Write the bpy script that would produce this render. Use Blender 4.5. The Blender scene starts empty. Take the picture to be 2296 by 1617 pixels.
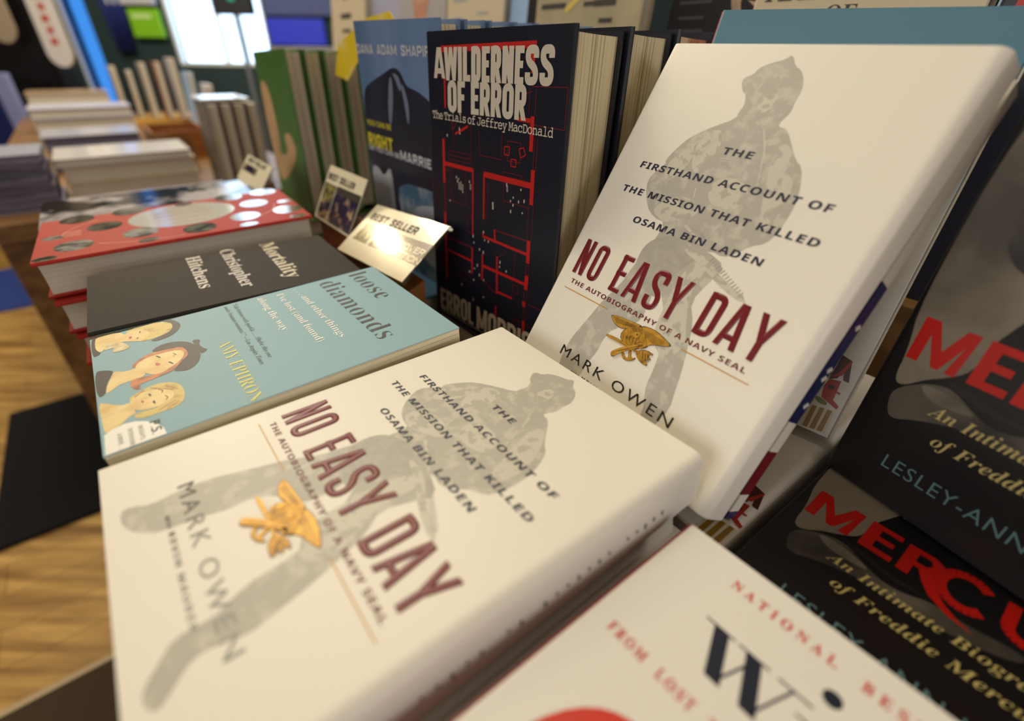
import bpy, math, random
from mathutils import Vector, Matrix
from mathutils.geometry import tessellate_polygon
random.seed(7)
SC = bpy.context.scene
COL = SC.collection

# ------------------------------------------------------------------ camera
cam = bpy.data.cameras.new('camera')
cam.sensor_width = 36.0
cam.lens = 17.06
cam.clip_start = 0.01
cam.clip_end = 60
cam.dof.use_dof = True
cam.dof.focus_distance = 0.328
cam.dof.aperture_fstop = 3.0
cam_ob = bpy.data.objects.new('camera', cam)
COL.objects.link(cam_ob)
cam_ob.matrix_world = Matrix(((0.99988833, -0.01494446, 0.0, 0.0),
                              (0.00801169, 0.53603819, -0.84415571, 0.0),
                              (0.01261545, 0.84406144, 0.53609806, 1.05264457),
                              (0, 0, 0, 1)))
SC.camera = cam_ob

# ------------------------------------------------------------------ world (daylight outside the windows) and exposure
wd = bpy.data.worlds.new('daylight')
SC.world = wd
wd.use_nodes = True
wbg = wd.node_tree.nodes['Background']
wbg.inputs[0].default_value = (0.62, 0.80, 1.0, 1)
wbg.inputs[1].default_value = 5.0
SC.view_settings.view_transform = 'Standard'
SC.view_settings.look = 'None'
SC.view_settings.gamma = 1.0
SC.view_settings.exposure = -0.13

def area(name, loc, size, power, color, target=None):
    l = bpy.data.lights.new(name, 'AREA')
    l.shape = 'RECTANGLE'; l.size, l.size_y = size
    l.energy = power; l.color = color
    o = bpy.data.objects.new(name, l); COL.objects.link(o)
    o.location = loc
    if target is not None:
        o.rotation_euler = (Vector(target) - Vector(loc)).to_track_quat('-Z', 'Y').to_euler()
    return o

def bulb(name, loc, power, color, r=0.07):
    l = bpy.data.lights.new(name, 'POINT')
    l.energy = power; l.color = color; l.shadow_soft_size = r
    o = bpy.data.objects.new(name, l); COL.objects.link(o); o.location = loc
    return o

WARM = (1.0, 0.89, 0.66)
area('ceiling_panel_light', (-0.9, 1.7, 3.0), (1.8, 1.6), 60, WARM)
area('ceiling_panel_light', (-2.2, 3.0, 3.0), (1.6, 1.0), 40, (1.0, 0.90, 0.74))
area('front_fill_light', (-2.6, -1.7, 1.9), (2.2, 1.6), 42, (1.0, 0.96, 0.90), (0, .35, .9))  # added fill from the viewer's side to brighten upright faces, not a known lamp
area('front_fill_light', (2.0, -2.0, 1.45), (1.8, 1.3), 27, (1.0, 0.96, 0.92), (-.1, .3, .9))  # second added fill, lifts the page edges and flaps that face right
bulb('spot_lamp_light', (-3.0, 3.3, 2.5), 30, (1.0, 0.78, 0.45), 0.09)
bulb('spot_lamp_light', (-2.3, 2.95, 2.55), 22, (1.0, 0.80, 0.5), 0.07)

# ------------------------------------------------------------------ materials
MATS = {}
def srgb(r, g, b):
    f = lambda c: (c / 255 / 12.92) if c / 255 <= 0.04045 else ((c / 255 + 0.055) / 1.055) ** 2.4
    return (f(r), f(g), f(b), 1)

def mat(name, rgb, rough=0.5, spec=0.5, metal=0.0, mott=None, scale=(60, 60, 60), mix=(0.4, 0.65), emit=0, coat=0, alpha=None, bump=0, trans=0):
    """principled material; mott = second sRGB colour mixed in by procedural noise"""
    if name in MATS: return MATS[name]
    m = bpy.data.materials.new(name); m.use_nodes = True
    nt = m.node_tree; p = nt.nodes['Principled BSDF']
    p.inputs['Base Color'].default_value = srgb(*rgb)
    p.inputs['Roughness'].default_value = rough
    p.inputs['Specular IOR Level'].default_value = spec
    p.inputs['Metallic'].default_value = metal
    p.inputs['Coat Weight'].default_value = coat
    p.inputs['Coat Roughness'].default_value = 0.08
    p.inputs['Transmission Weight'].default_value = trans
    if emit:
        p.inputs['Emission Color'].default_value = srgb(*rgb); p.inputs['Emission Strength'].default_value = emit
    if mott or bump:
        tc = nt.nodes.new('ShaderNodeTexCoord'); mp = nt.nodes.new('ShaderNodeMapping')
        nz = nt.nodes.new('ShaderNodeTexNoise'); nz.inputs['Scale'].default_value = 1; nz.inputs['Detail'].default_value = 4
        mp.inputs['Scale'].default_value = scale
        nt.links.new(tc.outputs['Object'], mp.inputs['Vector']); nt.links.new(mp.outputs[0], nz.inputs['Vector'])
        if mott:
            cr = nt.nodes.new('ShaderNodeValToRGB')
            cr.color_ramp.elements[0].position = mix[0]; cr.color_ramp.elements[0].color = srgb(*rgb)
            cr.color_ramp.elements[1].position = mix[1]; cr.color_ramp.elements[1].color = srgb(*mott)
            nt.links.new(nz.outputs[0], cr.inputs[0]); nt.links.new(cr.outputs[0], p.inputs['Base Color'])
        if bump:
            bp = nt.nodes.new('ShaderNodeBump'); bp.inputs['Strength'].default_value = bump; bp.inputs['Distance'].default_value = 0.001
            nt.links.new(nz.outputs[0], bp.inputs['Height']); nt.links.new(bp.outputs[0], p.inputs['Normal'])
    MATS[name] = m
    return m

def wood(name, c1, c2, rot, rough=0.45):
    m = bpy.data.materials.new(name); m.use_nodes = True
    nt = m.node_tree; p = nt.nodes['Principled BSDF']; p.inputs['Roughness'].default_value = rough
    tc = nt.nodes.new('ShaderNodeTexCoord'); mp = nt.nodes.new('ShaderNodeMapping'); nz = nt.nodes.new('ShaderNodeTexNoise')
    mp.inputs['Rotation'].default_value = (0, 0, rot); mp.inputs['Scale'].default_value = (3.0, 34, 34)
    nz.inputs['Scale'].default_value = 1; nz.inputs['Detail'].default_value = 5
    mp2 = nt.nodes.new('ShaderNodeMapping'); mp2.inputs['Rotation'].default_value = (0, 0, rot); mp2.inputs['Scale'].default_value = (1, 1, 1)
    br = nt.nodes.new('ShaderNodeTexBrick'); br.inputs['Scale'].default_value = 4; br.inputs['Mortar Size'].default_value = 0.004
    br.inputs['Brick Width'].default_value = 4.0; br.inputs['Row Height'].default_value = 0.4
    br.inputs['Color1'].default_value = (1, 1, 1, 1); br.inputs['Color2'].default_value = (0.78, 0.76, 0.72, 1); br.inputs['Mortar'].default_value = (0.35, 0.3, 0.25, 1)
    cr = nt.nodes.new('ShaderNodeValToRGB')
    cr.color_ramp.elements[0].position = 0.35; cr.color_ramp.elements[0].color = srgb(*c1)
    cr.color_ramp.elements[1].position = 0.68; cr.color_ramp.elements[1].color = srgb(*c2)
    mx = nt.nodes.new('ShaderNodeMix'); mx.data_type = 'RGBA'; mx.blend_type = 'MULTIPLY'; mx.inputs[0].default_value = 1
    nt.links.new(tc.outputs['Object'], mp.inputs[0]); nt.links.new(mp.outputs[0], nz.inputs[0]); nt.links.new(nz.outputs[0], cr.inputs[0])
    nt.links.new(tc.outputs['Object'], mp2.inputs[0]); nt.links.new(mp2.outputs[0], br.inputs[0])
    nt.links.new(cr.outputs[0], mx.inputs[6]); nt.links.new(br.outputs[0], mx.inputs[7]); nt.links.new(mx.outputs[2], p.inputs['Base Color'])
    MATS[name] = m
    return m

def glass(name, tint=(0.95, 0.98, 1.0), gloss=0.12):
    m = bpy.data.materials.new(name); m.use_nodes = True
    nt = m.node_tree; nt.nodes.clear()
    out = nt.nodes.new('ShaderNodeOutputMaterial'); mx = nt.nodes.new('ShaderNodeMixShader'); mx.inputs[0].default_value = gloss
    t = nt.nodes.new('ShaderNodeBsdfTransparent'); t.inputs[0].default_value = (*tint, 1)
    g = nt.nodes.new('ShaderNodeBsdfGlossy'); g.inputs['Roughness'].default_value = 0.03
    nt.links.new(t.outputs[0], mx.inputs[1]); nt.links.new(g.outputs[0], mx.inputs[2]); nt.links.new(mx.outputs[0], out.inputs[0])
    MATS[name] = m
    return m

CREAM = mat('cream_jacket_paper', (243, 238, 226), 0.38, 0.4)
PAGES = mat('page_edges', (226, 214, 186), 0.8, 0.2, mott=(150, 138, 112), scale=(5, 5, 900), mix=(0.48, 0.75))
PAGESW = mat('white_page_edges', (216, 208, 192), 0.8, 0.2, mott=(194, 185, 168), scale=(4, 4, 700), mix=(0.45, 0.8))
NAVY = mat('navy_ink', (28, 34, 62), 0.45)
BLACK = mat('black_ink', (22, 21, 22), 0.5)
MAROON = mat('maroon_foil_ink', (118, 24, 32), 0.34, 0.35, coat=0.12)
MAROONF = mat('maroon_ink', (112, 32, 36), 0.5)
OCHRE = mat('ochre_ink', (206, 150, 50), 0.4)
GREY = mat('ghost_grey_ink', (187, 183, 172), 0.4, 0.4, mott=(207, 202, 188), scale=(150, 150, 150), mix=(0.50, 0.64))
GREYL = mat('ghost_light_ink', (212, 207, 192), 0.4, 0.4, mott=(188, 184, 172), scale=(190, 190, 190), mix=(0.52, 0.58))
GREYD = mat('ghost_dark_ink', (176, 172, 162), 0.4, 0.4, mott=(188, 184, 172), scale=(260, 260, 260), mix=(0.4, 0.7))
GOLD = mat('gold_foil', (196, 146, 44), 0.42, 0.5, metal=0.25, mott=(120, 84, 20), scale=(420, 420, 420), mix=(0.45, 0.72))
GOLDL = mat('bright_gold_foil', (214, 164, 60), 0.4, 0.5, metal=0.25, mott=(190, 138, 40), scale=(300, 300, 300))
DKGOLD = mat('dark_bronze_ink', (58, 40, 14), 0.4)
UU = Vector((0.62132, -0.78356, 0.0)); NN = Vector((0.78356, 0.62132, 0.0))
def P(u, n, z): return UU * u + NN * n + Vector((0, 0, z))

# ------------------------------------------------------------------ scene-graph helpers
def tag(o, label=None, cat=None, group=None, kind=None):
    if label: o['label'] = label
    if cat: o['category'] = cat
    if group: o['group'] = group
    if kind: o['kind'] = kind
    return o

def empty(name, M, label, cat, group=None):
    o = bpy.data.objects.new(name, None); COL.objects.link(o)
    o.empty_display_size = 0.02; o.matrix_world = M
    return tag(o, label, cat, group)

class MB:
    """mesh collector; faces may carry a material slot"""
    def __init__(s): s.v = []; s.f = []; s.m = []
    def poly(s, pts, mi=0):
        b = len(s.v); s.v += [tuple(p) for p in pts]; s.f.append(tuple(range(b, b + len(pts)))); s.m.append(mi)
    def tris(s, pts, tr, mi=0):
        b = len(s.v); s.v += [tuple(p) for p in pts]
        for t in tr: s.f.append(tuple(b + i for i in t)); s.m.append(mi)
    def box(s, x0, x1, y0, y1, z0, z1, mi=0):
        b = len(s.v)
        s.v += [(x, y, z) for z in (z0, z1) for y in (y0, y1) for x in (x0, x1)]
        for f in ((0, 2, 3, 1), (4, 5, 7, 6), (0, 1, 5, 4), (2, 6, 7, 3), (0, 4, 6, 2), (1, 3, 7, 5)):
            s.f.append(tuple(b + i for i in f)); s.m.append(mi)
    def sweep(s, prof, y0, y1, mi=0, closed=True, ny=1):
        """profile in x,z swept along y"""
        n = len(prof); b = len(s.v)
        for k in range(ny + 1):
            y = y0 + (y1 - y0) * k / ny
            s.v += [(x, y, z) for x, z in prof]
        for k in range(ny):
            for i in range(n if closed else n - 1):
                j = (i + 1) % n
                s.f.append((b + k * n + i, b + k * n + j, b + (k + 1) * n + j, b + (k + 1) * n + i)); s.m.append(mi)
        if closed:
            tr = tessellate_polygon([[Vector((x, z, 0)) for x, z in prof]])
            for t in tr:
                s.f.append(tuple(b + i for i in t)); s.m.append(mi)
                s.f.append(tuple(b + ny * n + i for i in reversed(t))); s.m.append(mi)
    def prism(s, pts, z0, z1, mi=0):
        """outline (x,y) between two heights"""
        tr = tessellate_polygon([[Vector((x, y, 0)) for x, y in pts]]); n = len(pts); b = len(s.v)
        s.v += [(x, y, z0) for x, y in pts] + [(x, y, z1) for x, y in pts]
        for t in tr:
            s.f.append(tuple(b + i for i in t)); s.m.append(mi)
            s.f.append(tuple(b + n + i for i in t)); s.m.append(mi)
        for i in range(n):
            j = (i + 1) % n; s.f.append((b + i, b + j, b + n + j, b + n + i)); s.m.append(mi)
    def rod(s, a, b, r, n=10, mi=0):
        a = Vector(a); b = Vector(b); d = (b - a).normalized(); q = d.orthogonal().normalized(); w = d.cross(q)
        k = len(s.v)
        for p in (a, b):
            for i in range(n):
                t = 2 * math.pi * i / n; s.v.append(tuple(p + q * r * math.cos(t) + w * r * math.sin(t)))
        for i in range(n):
            j = (i + 1) % n; s.f.append((k + i, k + j, k + n + j, k + n + i)); s.m.append(mi)
        s.f.append(tuple(k + i for i in range(n))); s.m.append(mi); s.f.append(tuple(k + n + i for i in range(n))); s.m.append(mi)
    def build(s, name, mats, parent=None, off=(0, 0, 0), smooth=False, bev=0):
        me = bpy.data.meshes.new(name)
        ox, oy, oz = off
        me.from_pydata([(x - ox, y - oy, z - oz) for x, y, z in s.v], [], s.f); me.update()
        for m in (mats if isinstance(mats, (list, tuple)) else [mats]): me.materials.append(m)
        for p, mi in zip(me.polygons, s.m): p.material_index = mi
        if smooth: me.polygons.foreach_set('use_smooth', [True] * len(me.polygons))
        o = bpy.data.objects.new(name, me); COL.objects.link(o)
        if parent is not None: o.parent = parent
        if bev:
            bm = o.modifiers.new('bevel', 'BEVEL'); bm.width = bev; bm.segments = 2; bm.limit_method = 'ANGLE'
        return o

def copy_tree(o, parent=None, skip=()):
    c = o.copy(); COL.objects.link(c)
    if parent is not None: c.parent = parent
    for ch in [x for x in COL.objects if x.parent == o]:
        if ch.name.split('.')[0] not in skip: copy_tree(ch, c, skip)
    return c

# ------------------------------------------------------------------ lettering
def shift(s, kind):
    up, lo = {'bold': (0x1D400, 0x1D41A), 'ital': (0x1D434, 0x1D44E), 'bi': (0x1D468, 0x1D482), 'mono': (0x1D670, 0x1D68A),
              'sans': (0x1D5A0, 0x1D5BA), 'sansb': (0x1D5D4, 0x1D5EE)}.get(kind, (None, None))
    if up is None: return s
    r = ''
    for c in s:
        if kind == 'ital' and c == 'h': r += '\u210e'
        elif 'A' <= c <= 'Z': r += chr(up + ord(c) - 65)
        elif 'a' <= c <= 'z': r += chr(lo + ord(c) - 97)
        else: r += c
    return r

_raw = {}
def raw_text(s, kind, space=1.0, offset=0.0):
    k = (s, kind, space, offset)
    if k in _raw: return _raw[k]
    c = bpy.data.curves.new('tmp', 'FONT'); c.body = shift(s, kind); c.size = 1; c.resolution_u = 3; c.space_character = space; c.offset = offset
    o = bpy.data.objects.new('tmp', c); COL.objects.link(o)
    dg = bpy.context.evaluated_depsgraph_get()
    me = bpy.data.meshes.new_from_object(o.evaluated_get(dg))
    v = [(p.co.x, p.co.y) for p in me.vertices]; f = [tuple(p.vertices) for p in me.polygons]
    bpy.data.objects.remove(o); bpy.data.curves.remove(c); bpy.data.meshes.remove(me)
    _raw[k] = (v, f)
    return v, f

def text(mb, s, kind, x0, x1, base, cap, z=0.00018, space=1.0, offset=0.0, mi=0, shear=0.0, dy=0.0):
    """page millimetres: from x0 to x1, baseline at page depth `base`, capital height `cap`; dy = extra depth at x1"""
    v, f = raw_text(s, kind, space, offset)
    hv, _ = raw_text('H', kind, 1.0, offset)
    hc = max(y for x, y in hv) or 1
    a = min(x for x, y in v); b = max(x for x, y in v); k = (x1 - x0) / (b - a)
    pts = []
    for x, y in v:
        yy = y / hc * cap; xx = x0 + (x - a) * k + shear * yy
        pts.append((xx / 1000, (-(base + dy * (xx - x0) / (x1 - x0)) + yy) / 1000, z))
    mb.tris(pts, f, mi)

def arc_path(pts, rad, closed=False, seg=6):
    """polyline with rounded corners"""
    out = []; n = len(pts)
    for i in range(n):
        p = Vector(pts[i])
        if not closed and i in (0, n - 1): out.append(p); continue
        a = Vector(pts[i - 1]) - p; b = Vector(pts[(i + 1) % n]) - p
        r = min(rad, a.length * 0.5, b.length * 0.5)
        p0 = p + a.normalized() * r; p1 = p + b.normalized() * r
        for k in range(seg + 1):
            t = k / seg; out.append(p0 * (1 - t) ** 2 + p * 2 * t * (1 - t) + p1 * t * t)
    return out

def gothic(mb, s, x0, x1, top, base, stroke, gap, z=0.00018, raise_h=0.0, widths=None, mi=0, dtop=0.0, dbase=0.0, word=0.45):
    """condensed block capitals drawn as strokes, page mm"""
    W = dict(zip('ABCDEFGHIJKLMNOPQRSTUVWXYZ', [1.02] * 26)); W.update(I=0.0, M=1.35, W=1.5, E=0.86, F=0.84, L=0.82, T=0.98, N=1.05)
    if widths: W.update(widths)
    tot = 0
    for ch in s:
        if ch == ' ': tot += 1; continue
    # glyph width in units of g (besides stroke)
    nI = s.count('I'); nsp = s.count(' '); nl = len(s) - nsp
    wsum = sum(W[c] for c in s if c not in ' ')
    full = x1 - x0 - gap * (len(s) - 1 - nsp) - nI * stroke
    g = full / (wsum + nsp * word)
    x = x0; H = base - top
    def put(quad, ridge=None):
        pts = []; zz = z + zj()
        for px, py in quad:
            f = (px - x0) / (x1 - x0); yy = (base + dbase * f) - py * ((base + dbase * f) - (top + dtop * f)) / H
            pts.append((px / 1000, -yy / 1000, zz))
        if not raise_h: mb.poly(pts, mi); return
        c = [Vector(p) for p in pts]; m = [(c[i] * 1.0) for i in range(4)]
        # raised strip: quad = a,b (start edge) , c,d (end edge) ; ridge along the middle
        def lerp(p, q, t): return p + (q - p) * t
        up = Vector((0, 0, raise_h))
        l0, r0, r1, l1 = c
        ring0 = [l0, lerp(l0, r0, .25) + up, lerp(l0, r0, .75) + up, r0]
        ring1 = [l1, lerp(l1, r1, .25) + up, lerp(l1, r1, .75) + up, r1]
        for i in range(3): mb.poly([ring0[i], ring0[i + 1], ring1[i + 1], ring1[i]], mi)
        mb.poly(ring0, mi); mb.poly(ring1, mi)
    def strip(path, th, closed=False):
        n = len(path); L = []
        for i in range(n):
            p = Vector(path[i])
            if closed: a = Vector(path[i - 1]); b = Vector(path[(i + 1) % n])
            else: a = Vector(path[max(i - 1, 0)]); b = Vector(path[min(i + 1, n - 1)])
            d = (b - a).normalized(); nn = Vector((-d.y, d.x)) * th / 2
            L.append((p + nn, p - nn))
        for i in range(n if closed else n - 1):
            j = (i + 1) % n
            put([L[i][0], L[i][1], L[j][1], L[j][0]])
    def V(cx, y0=0, y1=None, th=None):
        t = (th or stroke) / 2; y1 = H if y1 is None else y1; put([(cx - t, y0), (cx + t, y0), (cx + t, y1), (cx - t, y1)])
    def Hb(cy, xa, xb, th=None):
        t = (th or stroke * .86) / 2; put([(xa, cy + t), (xa, cy - t), (xb, cy - t), (xb, cy + t)])
    def D(xa, ya, xb, yb, th=None):
        t = (th or stroke) / 2; put([(xa - t, ya), (xa + t, ya), (xb + t, yb), (xb - t, yb)])
    h = stroke / 2; hh = stroke * .43
    for ch in s:
        if ch == ' ': x += g * word; continue
        w = g * W[ch] if ch != 'I' else stroke
        l = x + h; r = x + w - h; m = x + w / 2; R = min(w * .42, H * .3)
        if ch == 'I': V(m)
        elif ch == 'N': V(l); V(r); D(r, 0, l, H, stroke * 1.05)
        elif ch == 'M': V(l); V(r); D(m, H * .12, l, H, stroke * .95); D(m, H * .12, r, H, stroke * .95)
        elif ch == 'E': V(l); Hb(hh, x, x + w); Hb(H - hh, x, x + w); Hb(H * .52, x, x + w * .9)
        elif ch == 'F': V(l); Hb(H - hh, x, x + w); Hb(H * .5, x, x + w * .9)
        elif ch == 'L': V(l); Hb(hh, x, x + w)
        elif ch == 'T': V(m); Hb(H - hh, x, x + w)
        elif ch == 'H': V(l); V(r); Hb(H * .52, l, r)
        elif ch == 'A': D(l - h * .3, 0, m - h * .35, H, stroke); D(r + h * .3, 0, m + h * .35, H, stroke); Hb(H * .24, l + w * .1, r - w * .1)
        elif ch == 'V': D(m - h * .3, 0, l - h * .3, H); D(m + h * .3, 0, r + h * .3, H)
        elif ch == 'W': q = w / 4; D(x + q, 0, l - h * .3, H, stroke * .9); D(x + q, 0, m, H, stroke * .8); D(x + 3 * q, 0, m, H, stroke * .8); D(x + 3 * q, 0, r + h * .3, H, stroke * .9)
        elif ch == 'Y': V(m, 0, H * .46); D(m - h * .1, H * .42, l - h * .2, H); D(m + h * .1, H * .42, r + h * .2, H)
        elif ch == 'K': V(l); D(l + h, H * .42, r, H); D(r + h * .2, 0, l + h * 1.4, H * .56)
        elif ch == 'X': D(l, 0, r, H); D(r, 0, l, H)
        elif ch == 'O': strip(arc_path([(l, hh), (r, hh), (r, H - hh), (l, H - hh)], R, True), stroke, True)
        elif ch == 'D': V(l); strip(arc_path([(l, hh), (r, hh), (r, H - hh), (l, H - hh)], R), stroke)
        elif ch == 'U': strip(arc_path([(l, H), (l, hh), (r, hh), (r, H)], R), stroke)
        elif ch == 'C': strip(arc_path([(r, H * .36), (r, hh), (l, hh), (l, H - hh), (r, H - hh), (r, H * .64)], R), stroke)
        elif ch == 'G': strip(arc_path([(r, H * .46), (r, hh), (l, hh), (l, H - hh), (r, H - hh), (r, H * .66)], R), stroke); Hb(H * .46, m, x + w)
        elif ch == 'S': strip(arc_path([(l, H * .32), (l, hh), (r, hh), (r, H * .40), (l, H * .62), (l, H - hh), (r, H - hh), (r, H * .69)], R), stroke)
        elif ch == 'P': V(l); strip(arc_path([(l, H * .44), (r, H * .44), (r, H - hh), (l, H - hh)], R), stroke)
        elif ch == 'R': V(l); strip(arc_path([(l, H * .46), (r, H * .46), (r, H - hh), (l, H - hh)], R), stroke); D(r + h * .2, 0, m + h * .1, H * .48)
        elif ch == 'B': V(l); strip(arc_path([(l, H * .52), (r, H * .52), (r, H - hh), (l, H - hh)], R), stroke); strip(arc_path([(l, hh), (r, hh), (r, H * .52), (l, H * .52)], R), stroke)
        x += w + gap

_zj = [0]
def zj():
    _zj[0] = (_zj[0] + 1) % 50
    return _zj[0] * 1.2e-6

def flat(mb, pts, z=0.00012, mi=0):
    tr = tessellate_polygon([[Vector((x, y, 0)) for x, y in pts]])
    mb.tris([(x / 1000, -y / 1000, z) for x, y in pts], tr, mi)

def smoothp(pts, it=2):
    for _ in range(it):
        q = []
        for i in range(len(pts)):
            a = pts[i]; b = pts[(i + 1) % len(pts)]
            q.append((a[0] * .75 + b[0] * .25, a[1] * .75 + b[1] * .25)); q.append((a[0] * .25 + b[0] * .75, a[1] * .25 + b[1] * .75))
        pts = q
    return pts

def line(mb, x0, y0, x1, y1, w, z=0.00014, mi=0):
    d = Vector((x1 - x0, y1 - y0)); n = Vector((-d.y, d.x)).normalized() * w / 2; z += zj()
    mb.poly([((x0 + n.x) / 1000, -(y0 + n.y) / 1000, z), ((x0 - n.x) / 1000, -(y0 - n.y) / 1000, z), ((x1 - n.x) / 1000, -(y1 - n.y) / 1000, z), ((x1 + n.x) / 1000, -(y1 + n.y) / 1000, z)], mi)

def rectl(mb, x0, y0, x1, y1, w, **k):
    for a in ((x0, y0, x1, y0), (x1, y0, x1, y1), (x1, y1, x0, y1), (x0, y1, x0, y0)): line(mb, *a, w, **k)

def ellipse(mb, c, a, b, z=0.00014, mi=0, sc=1.0, n=36):
    """centre and two axis end points, page mm"""
    ax = (a[0] - c[0], a[1] - c[1]); bx = (b[0] - c[0], b[1] - c[1])
    flat(mb, [(c[0] + sc * (ax[0] * math.cos(t) + bx[0] * math.sin(t)), c[1] + sc * (ax[1] * math.cos(t) + bx[1] * math.sin(t))) for t in [2 * math.pi * i / n for i in range(n)]], z, mi)

# ------------------------------------------------------------------ books
def frame(yaw, tilt, roll=0):
    y, t, r = map(math.radians, (yaw, tilt, roll))
    u = Vector((math.cos(y), math.sin(y), 0)); h = Vector((math.sin(y), -math.cos(y), 0))
    v = h * math.cos(t) + Vector((0, 0, -1)) * math.sin(t)
    return (u * math.cos(r) + v * math.sin(r), v * math.cos(r) - u * math.sin(r))

class Book:
    """page frame: x right, y = -page depth, z out of the front cover; front cover surface at z = 0, top-left corner at the origin"""
    def __init__(s, name, label, o, u, v, W, H, T, cover, pages, cat='book', group=None, hard=True, flatlie=True, flap=0, rs=0.003, jt=None, coverpart=None, k=1.0):
        s.W, s.H, s.T = W, H, T
        w = (-(u.cross(v))).normalized()
        s.off = Vector((W / 2, -H / 2, -T)) if flatlie else Vector((W / 2, -H, -T / 2))
        R = Matrix((u, -v, w)).transposed().to_4x4()
        M = R @ Matrix.Scale(k, 4); M.translation = Vector(o) + R.to_3x3() @ s.off * k
        s.root = empty(name, M, label, cat, group)
        t = jt or (0.0026 if hard else 0.0005); ov = 0.0032 if hard else 0.0
        # wrapped cover: front, spine, back
        pr = []
        fr = min(0.0022, t) if not flap else 0.006
        if flap:
            for k in range(7):
                a = math.pi / 2 * k / 6; pr.append((W - fr + fr * math.cos(a) , -fr + fr * math.sin(a)))
            pr = [(W + 0.0015, -flap), (W + 0.0004, -flap * .5)] + pr
        else: pr += [(W, -t * .55), (W - t * .45, 0)]
        for k in range(7):
            a = math.pi / 2 + math.pi / 2 * k / 6; pr.append((rs + rs * math.cos(a), -rs + rs * math.sin(a)))
        for k in range(7):
            a = math.pi + math.pi / 2 * k / 6; pr.append((rs + rs * math.cos(a), -T + rs + rs * math.sin(a)))
        pr += [(W - t * .4, -T), (W, -T + t * .5)]
        inner = [(W, -T + t), (t, -T + t), (t, -t), (W - fr if flap else W, -t)]
        if flap: inner = [(W - 0.001, -T + t), (t, -T + t), (t, -t), (W - fr, -t), (W - 0.0016, -flap * .5), (W + 0.0008, -flap)]
        mb = MB(); mb.sweep(pr + inner, -H, 0)
        s.cover = mb.build(coverpart or ('dust_jacket' if hard else 'paper_cover'), cover, s.root, s.off)
        pb = MB(); pr = []
        x1 = W - ov - (0.0006 if hard else 0.0003); zt, zb = -t, -T + t
        for k in range(7):
            q = k / 6; pr.append((x1 - (0.0022 if hard else 0) * math.sin(math.pi * q), zb + (zt - zb) * q))
        pr += [(t, zt), (t, zb)]
        pb.sweep(pr, -H + ov + .0003, -ov - .0003)
        s.pages = pb.build('page_block', pages, s.root, s.off)
    def add(s, mb, name, mats, parent=None, label=None):
        o = mb.build(name, mats, parent if parent is not None else s.cover, s.off)
        if label: o['label'] = label
        return o

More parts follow.
